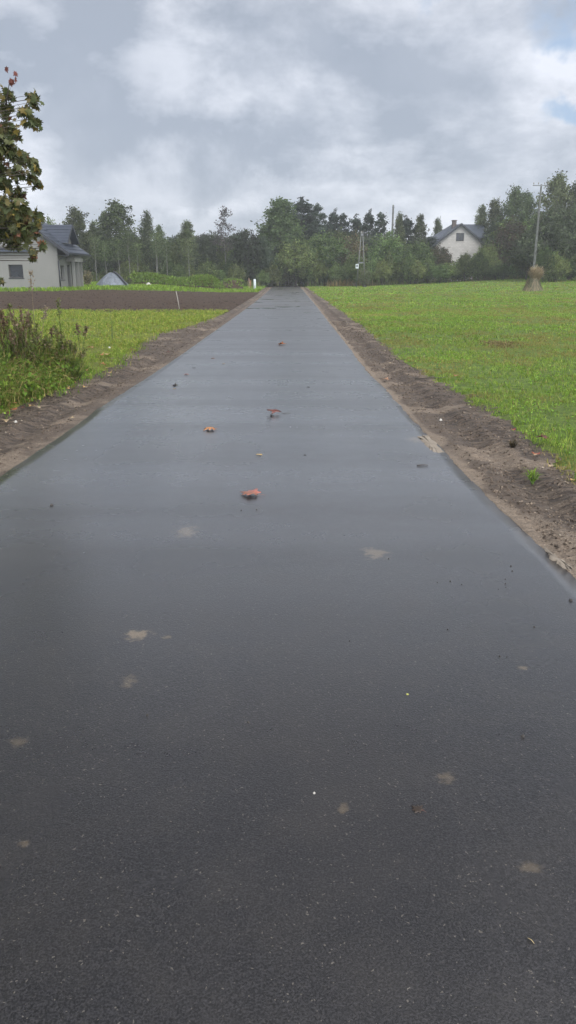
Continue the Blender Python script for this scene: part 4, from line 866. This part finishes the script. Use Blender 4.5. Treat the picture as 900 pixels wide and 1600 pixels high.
# ------------------------------------------------------------------ fallen leaves
def fallen(px, py, wpx, cols, label, curl=.3, hgt=0, rz=None, group=None, maple=True, lift=0, side=0):
    x, y = G(px, py); on = RC-RW < x < RC+RW; z = float(road_h(x, y))+.006 if on else float(verge_h(1 if x > 0 else -1)(np.array([x]), np.array([y]))[0])+.02
    if x > 2.35: z = float(fld_h(x, y))+.05
    if x < -3.5: z = float(gz(x, y))+.08
    s = wpx/F*math.hypot(y*1.02, .5)/1.35; mb = MB(); k = len(OUT); V = [(0, 0, (.01+hgt)*s)]; ph = random.random()*6
    ol = OUT if maple else np.array([(.32*sin(a)*(1+.2*cos(a)), -.5*cos(a)) for a in np.linspace(0, 2*pi, k, endpoint=False)])
    for ring in (.55, 1.0):
        for (a, b) in ol:
            a, b = a*ring, b*ring; r2 = a*a+b*b
            r2n = min(1, r2/.40); zz = curl*s*(abs(a)**1.5*1.1+.45*max(0, b)**2+.22*sin(3*math.atan2(b, a)+ph)*r2*2)+hgt*s*(1-r2n)
            V.append((a*s*(1-.35*min(1, curl)*abs(a)), b*s, max(0, zz)+.004*s))
    Fc = [(0, 1+i, 1+(i+1) % k) for i in range(k)]+[(1+i, 1+k+i, 1+k+(i+1) % k, 1+(i+1) % k) for i in range(k)]
    me = bpy.data.meshes.new('leaf'); me.from_pydata([tuple(map(float, v)) for v in V], [], Fc); me.update()
    t = np.ones((len(V), 4), np.float32); cc = np.array(cols[0]); c2 = np.array(cols[-1])
    for i in range(len(V)): m_ = .5+.5*sin(V[i][0]/s*5+ph); t[i, :3] = (cc*(1-m_)+c2*m_)*random.uniform(.8, 1.2)
    a = me.color_attributes.new('tint', 'FLOAT_COLOR', 'POINT'); a.data.foreach_set('color', t.ravel())
    for p in me.polygons: p.use_smooth = True
    o = link('fallen_leaf', me, M['litter']); props(o, label, 'leaf', group)
    sd = o.modifiers.new('thickness', 'SOLIDIFY'); sd.thickness = .0012
    o.location = (x, y, z+lift-(.004 if on else 0)); o.rotation_euler = (random.uniform(-.03, .03), side, random.random()*6.28 if rz is None else rz)
    if maple and wpx > 9:
        st_ = MB(); st_.tube([(0, -.36*s, .02*s), (.05*s, -.6*s, .05*s), (.02*s, -.85*s, .02*s)], [.009*s, .008*s, .006*s], 5); st_.build('stalk', simple('leaf_stalk', (.25, .10, .06), .5), o)
    return o
RED = [(.42,.15,.12), (.50,.21,.17), (.28,.12,.07)]; BRN = [(.16,.05,.03), (.09,.035,.025)]; ORG = [(.42,.20,.08), (.30,.10,.04)]; YEL = [(.50,.34,.12), (.38,.24,.10)]; TAN = [(.42,.33,.20), (.34,.25,.14)]; DRK = [(.05,.035,.028), (.03,.025,.02)]
fallen(392, 779, 40, RED, 'large salmon red maple leaf, nearest of the big leaves in the middle of the road', .25, .14, rz=1.2)
fallen(428, 651, 27, [(.14,.04,.028),(.06,.022,.016)], 'dark red-brown maple leaf curled upright just beyond the yellow leaf on the road', .45, .34, rz=.4, side=.05, lift=.0)
fallen(328, 676, 25, ORG, 'orange and tan maple leaf lying left of the curled dark leaf', .12, .25, rz=2.2)
fallen(405, 716, 13, YEL, 'small yellow oval leaf between the salmon leaf and the curled dark leaf', .3, .1, rz=1.4, maple=False)
fallen(441, 541, 15, ORG, 'pair of orange-brown scraps of leaf farthest up the middle of the road', .6, .1)
fallen(291, 588, 9, RED, 'small reddish leaf on the left half of the road beyond the orange leaf', .5, .1)
fallen(274, 605, 11, DRK, 'small dark leaf near the left edge of the road by a pale scrap', .5, 0)
fallen(273, 610, 8, TAN, 'pale torn scrap of leaf touching the small dark leaf near the left road edge', .4, 0, maple=False)
fallen(349, 571, 8, TAN, 'small pale curled leaf on the left half of the road, far up', .7, .1, maple=False)
fallen(303, 577, 8, DRK, 'thin dark sliver of leaf on the left half of the road, far up', .3, 0, maple=False)
fallen(333, 562, 9, ORG, 'small reddish crumbled leaf row far up the left half of the road', .4, 0, maple=False)
fallen(482, 608, 9, DRK, 'dark leaf scrap right of the road centre, beyond the curled leaf', .4, 0, maple=False)
fallen(476, 716, 6, DRK, 'tiny dark leaf scrap right of the small yellow leaf', .4, 0, maple=False)
fallen(652, 1276, 27, [(.045,.035,.028), (.055,.04,.03)], 'dark wet maple leaf pressed flat on the asphalt, nearest the camera', .0, .0, rz=.9)
for (px, py, w, c, lab) in [
    (11,664,22,TAN,'pale tan maple leaf at the left edge, lying on the verge'), (22,646,16,ORG,'orange leaf just beyond the pale tan leaf on the left verge'),
    (50,640,12,YEL,'yellow leaf in the grass edge right of the orange verge leaf'), (101,618,13,TAN,'tan leaf on bare soil of the left verge below the weeds'),
    (113,660,10,TAN,'small pale leaf close to the asphalt on the left verge'), (67,604,12,ORG,'brown-orange leaf at the foot of the tall grass'),
    (157,562,14,ORG,'orange leaf in the grass beside the left verge, left of a second one'), (168,561,12,YEL,'golden leaf in the grass touching the orange leaf by the left verge'),
    (142,550,13,ORG,'orange-brown leaf caught in the grass higher up by the weeds'), (70,562,12,ORG,'rust coloured leaf half hidden among the tall weeds'),
    (160,577,11,ORG,'rust leaf on the soil just below the orange pair on the left'), (262,553,9,BRN,'brown leaf on the left verge near the asphalt, farther up the road'),
    (198,566,7,TAN,'pale leaf scrap on bare soil of the left verge')]:
    fallen(px, py, w, c, lab, .5, .1, lift=.015)
for (px, py, w, c, lab) in [
    (602,599,13,[(.40,.24,.16),(.33,.18,.10)],'pinkish brown leaf on the right verge close to the asphalt'), (610,572,8,TAN,'small pale leaf on the right verge beyond the pinkish one'),
    (712,597,10,ORG,'orange leaf lying in the grass right of the verge'), (722,603,7,DRK,'dark leaf scrap in the grass beside the orange leaf'),
    (846,700,22,BRN,'red-brown maple leaf in the grass at the lower right'), (838,713,18,[(.35,.10,.04),(.28,.07,.04)],'rusty red leaf on the grass edge just below the red-brown leaf'),
    (801,679,8,[(.5,.06,.07),(.42,.05,.05)],'tiny bright red leaf at the grass edge by the dark tuft'), (860,740,14,TAN,'pale tan leaf at the very edge of the grass, lower right'),
    (835,722,8,TAN,'small pale fragment left of the pale tan leaf at the grass edge'), (893,762,9,YEL,'yellowish leaf at the right edge of the picture on the soil')]:
    fallen(px, py, w, c, lab, .5, .1, lift=.02)
random.seed(41)
for i in range(22):
    px = random.uniform(2, 215); py = np.interp(px, [4, 33, 84, 133, 191, 224], [657, 643, 621, 599, 573, 540])+random.uniform(-14, 16)
    fallen(px, py, random.uniform(6, 12), random.choice([YEL, ORG, TAN, BRN, YEL]), 'small fallen leaf scattered where the grass meets the left verge', .5, .1, group='small leaves along the left grass edge', lift=.015, maple=random.random() < .6)
# crumbs and stones
for (px, py) in [(683,917),(703,915),(721,920),(800,898),(798,890),(789,911),(790,924),(778,927),(607,880),(789,918),(891,944),(546,1011),(780,1034),(791,1035),(834,987),(699,992)]:
    stone(px, py, random.uniform(.003, .0055)*(1.8 if px == 891 else 1), M['stone'], 'dark crumb of soil on the asphalt in the right half of the road', 'soil crumb', 'dark crumbs on the right half of the asphalt', 'soil_crumb')
stone(816, 1161, .008, M['stone'], 'single dark crumb low on the right of the asphalt', 'soil crumb', nm='soil_crumb')
stone(231, 1129, .006, M['stone'], 'lone dark crumb on the left half of the asphalt', 'soil crumb', nm='soil_crumb')
stone(81, 795, .013, M['stone'], 'dark crumb near the left edge of the asphalt', 'soil crumb', nm='soil_crumb')
for (px, py) in [(377,804),(401,803),(388,1140),(362,600),(455,560),(352,688)]:
    stone(px, py, random.uniform(.003, .006), M['stone'], 'dark crumb of soil along the middle of the road', 'soil crumb', 'dark crumbs along the road middle', 'soil_crumb')
stone(491, 1252, .0045, M['palestone'], 'tiny white stone on the near asphalt left of the dark pressed leaf')
stone(636, 1095, .0055, simple('yellow_leaflet', (.50, .50, .14), .6), 'tiny yellow petal on the asphalt in the right half', 'petal', nm='petal', flat=.2)
stone(171, 547, .045, M['palestone'], 'round white stone in the grass above the orange leaves on the left')
stone(25, 664, .02, M['palestone'], 'small grey stone beside the pale tan leaf on the left verge')
stone(688, 661, .02, M['palestone'], 'small pale stone on the right verge level with the sand spill')
def twig(px, py, L, rz, m_, label, r=.0025):
    x, y = G(px, py); mb = MB(); mb.tube([(-L/2, 0, 0), (0, L*.06, .002), (L/2, 0, 0)], [r, r, r*.6], 6); o = mb.build('twig', m_, None, True)
    z = float(road_h(x, y)) if abs(x-RC) < RW else float(gz(x, y))+.04; o.location = (x, y, z+r+.002); o.rotation_euler = (0, 0, rz); props(o, label, 'twig')
twig(828, 1485, .02, -1.0, M['straw'], 'short straw-coloured twig on the near asphalt, lower right', .0012)
twig(660, 732, .10, .1, M['bark'], 'dark twig on the asphalt near the right verge', .005)
twig(448, 650, .11, .1, M['bark'], 'thin dark twig beside the curled dark leaf', .0025)
twig(672, 596, .55, .25, M['bark'], 'long dark twig lying along the right verge in front of the grass', .012)
# sand spilling over the asphalt edge
def spill(name, pts, label):
    c = np.array([G(*p) for p in pts]); cen = c.mean(0); V = [(cen[0], cen[1])]; n = 0; ring = []
    for i in range(len(c)):
        a, b = c[i], c[(i+1) % len(c)]
        for s in np.linspace(0, 1, 9)[:-1]: p = a*(1-s)+b*s; ring.append(p+rng.normal(0, .008, 2)); n += 1
    ring = np.array(ring); V = [(*cen, float(road_h(*cen))+.012)]
    for k, hz in ((.6, .011), (1, -.004)):
        for p in ring: q = cen+(p-cen)*k; V.append((q[0], q[1], float(road_h(q[0], q[1]))+hz+rng.normal(0, .0008)))
    Fc = [(0, 1+i, 1+(i+1) % n) for i in range(n)]; F4 = [(1+i, 1+n+i, 1+n+(i+1) % n, 1+(i+1) % n) for i in range(n)]
    me = bpy.data.meshes.new(name); me.from_pydata([tuple(map(float, v)) for v in V], [], Fc+F4); me.update()
    for p in me.polygons: p.use_smooth = True
    o = link(name, me, M['sand']); props(o, label, 'sand', kind='stuff')
spill('sand', [(651,683),(668,681),(697,712),(680,712),(664,700)], 'pale sand washed onto the asphalt at the right edge, farther up')
spill('sand', [(845,856),(862,868),(900,897),(892,901),(862,880)], 'pale sand washed onto the asphalt edge at the lower right')
def clods(name, P0, size, cols, wts, label):
    n = len(P0); k = np.array([(1,0,0),(0,1,0),(-1,0,0),(0,-1,0),(0,0,.75),(0,0,-.5)], float); V = P0[:, None]+k[None]*size[:, None, None]*rng.uniform(.55, 1.2, (n, 6, 3)); a = rng.random(n)*6.28
    d = V-P0[:, None]; V[..., 0] = P0[:, None, 0]+d[..., 0]*np.cos(a)[:, None]-d[..., 1]*np.sin(a)[:, None]; V[..., 1] = P0[:, None, 1]+d[..., 0]*np.sin(a)[:, None]+d[..., 1]*np.cos(a)[:, None]
    q = np.arange(n)*6; Fc = np.concatenate([np.stack([q+i, q+(i+1) % 4, q+4], 1) for i in range(4)]+[np.stack([q+(i+1) % 4, q+i, q+5], 1) for i in range(4)])
    o = link(name, npmesh(name, V.reshape(-1, 3), Fc, np.repeat(tints(n, cols, wts), 6, 0)), M['clod']); props(o, label, 'soil', kind='stuff')
M['clod'] = leafmat('clods', 0, .8, 0, .3)
for side, e_, f_, lab in ((1, ER, FR, 'crumbs and clods of wet sandy soil along the right verge'), (-1, EL, FL, 'crumbs and clods of wet sandy soil along the left verge')):
    n = 30000; Y = 3.5+28*rng.random(n)**1.7; t = rng.random(n); X = edge(Y, side)*(1-t)+(np.interp(Y, *f_)+side*.1)*t; k = (t > .08) & (rng.random(n) < .25+.75*(fb(X*4, Y*4, 3) > .5)); X, Y = X[k], Y[k]
    sz = .0025+.013*rng.random(len(X))**5; clods('soil_clods', np.stack([X, Y, verge_h(side)(X, Y)], 1), sz*(1+Y/25), [(.11,.083,.062), (.17,.135,.10), (.05,.038,.028), (.26,.22,.17)], [3, 3, 3, .5], lab)
n = 16000; X = -3-31*rng.random(n); Y = 39+45*rng.random(n)**1.3; k = (Y < plb(X)); X, Y = X[k], Y[k]
clods('soil_clods', np.stack([X, Y, pl_h(X, Y)], 1), .02+.07*rng.random(len(X))**3, [(.05,.035,.027), (.08,.058,.044), (.03,.022,.018)], [3, 2, 2], 'clods of dark earth over the ploughed strip')
# ------------------------------------------------------------------ weeds by the left verge
STM = {}
def weed(px, pyb, pyt, label, cols, stemcol, nst=3, leaf=.05, spread=.2, head=None, name='weed', nl=48):
    stm = STM.setdefault(stemcol, None) or STM.update({stemcol: simple('weed_stem', stemcol, .7)}) or STM[stemcol]
    x, y = G(px, pyb); g = float(gz(x, y)); h = P(px, pyt, y)[2]-g; e = empty(name, (x, y, g), label, 'weed', 'brown-flowered weeds at the left edge' if 'dense clump' in label else None); mb = MB(); L = []; Hd = []
    for s in range(nst):
        a = rng.random()*6.28; lx, ly = cos(a)*spread*h*rng.uniform(.3, 1)*(s > 0 or 0.3), sin(a)*spread*h*rng.uniform(.3, 1); hs = h*(1 if s == 0 else rng.uniform(.55, .95))
        path = [np.array([lx*(k/6)**1.4, ly*(k/6)**1.4, hs*k/6]) for k in range(7)]; mb.tube(path, [.007*(1-.8*k/6)+.001 for k in range(7)], 5)
        for q in range(nl):
            t = rng.uniform(.12, 1)**.8; kk = min(t*6, 5.99); k0 = int(kk); p = path[k0]*(1-kk+k0)+path[k0+1]*(kk-k0); az = rng.random()*6.28
            L.append((p, az, leaf*rng.uniform(.6, 1.6)*(1.15-.6*t)))
        if head:
            hp = [np.array([lx*t**1.4, ly*t**1.4, hs*t])+rng.normal(0, .02, 3) for t in rng.uniform(.82, 1.02, 70)]; V, Fc, T = quads(np.array(hp), rng.uniform(.02, .045, 70), tints(70, head, [1]*len(head))); Hd.append(npmesh('seed_head', V, Fc, T))
    P0 = np.array([l[0] for l in L]); az = np.array([l[1] for l in L]); sz = np.array([l[2] for l in L]); n = len(L)
    V, Fc, T = blades(P0, sz*2.0, sz*.20, rng.uniform(.6, 1.6, n), az, tints(n, cols, [1]*len(cols)), 1.0)
    link('leaves', npmesh('leaves', V, Fc, T), M['grass'], e); mb.build('stem', stm, e, True)
    for hm in Hd: link('seed_head', hm, M['leafn'], e)
GRN = [(.11,.17,.045), (.15,.22,.055), (.09,.13,.04)]; DRY = [(.20,.14,.09), (.14,.10,.07), (.10,.09,.05)]
weed(100, 585, 470, 'tall dark green weed with a yellowish tip, standing highest by the left verge', GRN, (.08,.09,.04), 2, .045, .10, [(.17,.17,.06), (.12,.14,.05)], nl=110)
weed(128, 580, 508, 'leaning green weed right of the tallest weed', GRN, (.09,.10,.04), 2, .05, .35, [(.16,.10,.07)])
weed(84, 590, 515, 'bushy brown-flowered weed just left of the tallest weed', GRN+DRY, (.12,.09,.06), 4, .05, .3, [(.18,.11,.08), (.14,.09,.06)])
weed(18, 600, 470, 'reddish brown dry weed at the left edge of the picture', DRY, (.15,.10,.07), 6, .05, .28, [(.22,.14,.09), (.17,.10,.07)], nl=90)
weed(38, 605, 482, 'pale dry weed beside the reddish brown one at the left edge', DRY+GRN, (.20,.15,.10), 5, .05, .28, [(.26,.19,.12), (.2,.13,.09)], nl=90)
weed(6, 620, 500, 'green leafy weed in the lower left corner of the weeds', GRN, (.09,.10,.04), 5, .06, .35)
weed(60, 590, 425, 'thin dry grass stalk arching up in front of the left house wall', DRY, (.20,.16,.10), 3, .02, .22, [(.25,.20,.14)], nl=10)
for (a, b, c) in [(-8,600,478),(5,592,486),(12,606,480),(26,596,488),(33,590,497),(48,598,492),(58,602,508),(66,590,515),(74,598,530),(90,594,520),(112,596,535)]:
    random.seed(a+99); weed(a, b, c, 'brown-flowered bushy weed in the dense clump at the left edge', [(.13,.19,.05), (.17,.22,.06), (.10,.15,.045), (.19,.16,.08)], (.13,.13,.06), 5, .065, .48, [(.17,.18,.06), (.14,.15,.05), (.20,.15,.09)], nl=80)
weed(176, 536, 492, 'solitary thin weed in the yellow-green grass', GRN, (.10,.11,.05), 2, .035, .15, nl=36)
weed(47, 628, 600, 'low clump of leafy weeds at the foot of the tall grass', GRN, (.09,.10,.04), 6, .05, .6)
weed(120, 600, 562, 'low green clump at the edge of the left verge', GRN, (.09,.10,.04), 7, .045, .7)
weed(832, 757, 735, 'small green grass tuft alone on the right verge', [(.14,.24,.04), (.18,.27,.05)], (.12,.2,.04), 7, .03, .5, name='grass_tuft', nl=12)
weed(800, 705, 688, 'dark dead tuft of roots on the right verge near the grass', [(.07,.055,.04), (.05,.04,.03)], (.06,.05,.04), 9, .025, .6, name='grass_tuft', nl=26)
weed(97, 600, 640, 'x', GRN, (.1,.1,.04)) if False else None
# ------------------------------------------------------------------ clods on the right verge and field: dead patch
Pd = []; x, y = G(780, 542); n = 500
pp = np.stack([x+rng.normal(0, .28, n), y+rng.normal(0, .55, n), np.zeros(n)], 1); pp[:, 2] = fld_h(pp[:, 0], pp[:, 1])+.03
V, Fc, T = blades(pp, rng.uniform(.03, .09, n), rng.uniform(.012, .02, n), rng.uniform(.6, 1.6, n), rng.random(n)*6.28, tints(n, [(.16,.12,.07), (.11,.085,.05), (.2,.16,.1)], [1, 1, 1]), 1.2)
o = link('dead_grass', npmesh('dead_grass', V, Fc, T), M['grass']); props(o, 'brown flattened dead grass patch in the green right field', 'dead grass', kind='stuff')
# ------------------------------------------------------------------ haze
hz = MB(); hz.box((-440, -75, -1.6), (440, 520, 26)); h = hz.build('haze', None); h['kind'] = 'stuff'
m = bpy.data.materials.new('haze'); m.use_nodes = True; nt = m.node_tree; nt.nodes.clear(); out = nt.nodes.new('ShaderNodeOutputMaterial'); pv = nt.nodes.new('ShaderNodeVolumePrincipled')
pv.inputs['Density'].default_value = .00065; pv.inputs['Color'].default_value = (.93, .96, 1, 1); nt.links.new(pv.outputs[0], out.inputs['Volume']); h.data.materials.append(m)
# ------------------------------------------------------------------ sky
SV = np.array([.35, -.72, .78]); SV = SV/np.linalg.norm(SV); SUN_EL, SUN_AZ = math.asin(SV[2]), math.atan2(SV[0], SV[1])
w = bpy.data.worlds.new('World'); scene.world = w; w.use_nodes = True; nt = w.node_tree; bg = nt.nodes['Background']
sky = N(nt, 'ShaderNodeTexSky', sky_type='NISHITA'); sky.sun_disc = False; sky.sun_elevation = SUN_EL; sky.sun_rotation = SUN_AZ
dirv = N(nt, 'ShaderNodeTexCoord').outputs['Generated']
sep = N(nt, 'ShaderNodeSeparateXYZ'); nt.links.new(dirv, sep.inputs[0]); z = mth(nt, 'MAXIMUM', sep.outputs[2], 0)
den = mth(nt, 'ADD', z, .30); cv = N(nt, 'ShaderNodeCombineXYZ'); nt.links.new(mth(nt, 'DIVIDE', sep.outputs[0], den), cv.inputs[0]); nt.links.new(mth(nt, 'DIVIDE', sep.outputs[1], den), cv.inputs[1])
cv = cv.outputs[0]
wp = N(nt, 'ShaderNodeTexNoise'); nt.links.new(cv, wp.inputs['Vector']); wp.inputs['Scale'].default_value = .9; wp.inputs['Detail'].default_value = 3
wv = N(nt, 'ShaderNodeVectorMath', operation='MULTIPLY_ADD'); nt.links.new(wp.outputs['Color'], wv.inputs[0]); wv.inputs[1].default_value = (.6, .6, 0); nt.links.new(cv, wv.inputs[2]); wv = wv.outputs[0]
n1 = noise(nt, wv, 1.1, 7, .6); n2 = noise(nt, mapping(nt, wv, (1, 1, 1), (5, 3, 0)), 3.2, 6, .5); n3 = noise(nt, mapping(nt, dirv, (1, 1, 1.9)), 5.5, 9, .6, .12)
dw = N(nt, 'ShaderNodeTexNoise'); nt.links.new(dirv, dw.inputs['Vector']); dw.inputs['Scale'].default_value = 7; dw.inputs['Detail'].default_value = 6; dw.inputs['Roughness'].default_value = .6
dv = N(nt, 'ShaderNodeVectorMath', operation='MULTIPLY_ADD'); nt.links.new(dw.outputs['Color'], dv.inputs[0]); dv.inputs[1].default_value = (.22, .22, .22)
sb = N(nt, 'ShaderNodeVectorMath', operation='ADD'); nt.links.new(dirv, sb.inputs[0]); sb.inputs[1].default_value = (-.11, -.11, -.11); nt.links.new(sb.outputs[0], dv.inputs[2]); wdir = dv.outputs[0]
def blob(px, py, rpx, rpy=None):
    d = pdir(px, py); d = d/np.linalg.norm(d); r = rpx/F; ry = (rpy or rpx)/F
    s = N(nt, 'ShaderNodeVectorMath', operation='SUBTRACT'); nt.links.new(wdir, s.inputs[0]); s.inputs[1].default_value = tuple(d)
    q = N(nt, 'ShaderNodeVectorMath', operation='MULTIPLY'); nt.links.new(s.outputs[0], q.inputs[0]); q.inputs[1].default_value = (1/r, 1/r, 1/ry)
    l = N(nt, 'ShaderNodeVectorMath', operation='LENGTH'); nt.links.new(q.outputs[0], l.inputs[0]); return ramp(nt, l.outputs['Value'], 1.3, .2, True)
f = mth(nt, 'ADD', mth(nt, 'MULTIPLY', n1, .26), mth(nt, 'ADD', mth(nt, 'MULTIPLY', n2, .24), mth(nt, 'MULTIPLY', n3, .50)))
f = ramp(nt, f, .40, .63, True)
for (px, py, rx, ry, k) in [(200,215,130,95,-.42),(60,60,190,100,-.42),(330,260,170,70,-.30),(560,110,120,80,-.24),(640,270,120,60,-.18),(60,300,120,80,.25),(270,300,90,50,.22),(430,70,60,60,.10),(470,330,200,30,.25),(250,300,120,40,.2),(430,170,110,45,.12),(300,330,150,40,.15),(250,60,110,60,-.22),(650,40,100,50,-.12),(560,285,80,30,.28),
                            (700,330,90,40,.30),(860,120,80,110,.30),(800,260,90,50,.15),(720,90,110,90,.10),(110,200,70,60,.12)]:
    f = mth(nt, 'ADD', f, mth(nt, 'MULTIPLY', blob(px, py, rx, ry), k), clamp=True)
K = 1.0
c = mixc(nt, f, (4.2*K, 4.75*K, 5.75*K), (9.3*K, 9.65*K, 10.6*K))
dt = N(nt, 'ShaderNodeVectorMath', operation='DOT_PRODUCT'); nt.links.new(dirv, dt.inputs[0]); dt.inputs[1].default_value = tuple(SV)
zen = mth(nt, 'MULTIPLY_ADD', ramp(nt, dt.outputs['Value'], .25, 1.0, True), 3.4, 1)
zen = mth(nt, 'MULTIPLY', zen, mth(nt, 'SUBTRACT', 1, mth(nt, 'MULTIPLY', mth(nt, 'MULTIPLY', ramp(nt, z, .27, .62, True), ramp(nt, dt.outputs['Value'], .6, .15)), .80)))  # unseen sky high ahead darkened on purpose, dims its reflection in the near road
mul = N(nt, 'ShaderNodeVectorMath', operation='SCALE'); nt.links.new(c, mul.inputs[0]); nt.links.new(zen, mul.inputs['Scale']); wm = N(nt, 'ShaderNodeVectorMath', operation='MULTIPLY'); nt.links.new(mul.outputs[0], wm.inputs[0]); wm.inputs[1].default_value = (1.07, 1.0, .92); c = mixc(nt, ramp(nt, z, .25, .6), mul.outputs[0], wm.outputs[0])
gap = mth(nt, 'MULTIPLY', mth(nt, 'MAXIMUM', mth(nt, 'MAXIMUM', blob(905, 25, 60, 34), blob(905, 185, 50, 22)), mth(nt, 'MULTIPLY', blob(735, 5, 60, 22), .6)), ramp(nt, n3, .35, .55))
blue = N(nt, 'ShaderNodeVectorMath', operation='MULTIPLY_ADD'); nt.links.new(sky.outputs[0], blue.inputs[0]); blue.inputs[1].default_value = (.35, .35, .35); blue.inputs[2].default_value = (2.9, 4.1, 5.9)
c = mixc(nt, mth(nt, 'MULTIPLY', gap, .85), c, blue.outputs[0])
thin = mixc(nt, .93, sky.outputs[0], c)
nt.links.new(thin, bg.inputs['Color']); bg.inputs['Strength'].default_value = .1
sun = bpy.data.lights.new('sun', 'SUN'); sun.energy = 1.3; sun.angle = radians(25); sun.color = (1, .96, .9); so = bpy.data.objects.new('sun', sun); C.objects.link(so)
from mathutils import Vector
so.rotation_euler = Vector(SV.tolist()).to_track_quat('Z', 'Y').to_euler()
# ------------------------------------------------------------------ camera
cam = bpy.data.cameras.new('camera'); cam.sensor_fit = 'VERTICAL'; cam.sensor_height = 32; cam.lens = 32*F/1600; cam.clip_end = 2000; cam.clip_start = .05
co_ = bpy.data.objects.new('camera', cam); C.objects.link(co_); co_.location = (0, 0, CAMZ); co_.rotation_euler = (radians(90)-PITCH, 0, 0); scene.camera = co_
scene.view_settings.view_transform = 'Standard'; scene.view_settings.look = 'None'; scene.view_settings.exposure = 0; scene.view_settings.gamma = 1
scene.render.engine = 'CYCLES'; scene.cycles.volume_bounces = 1; scene.cycles.max_bounces = 6; scene.cycles.transparent_max_bounces = 8
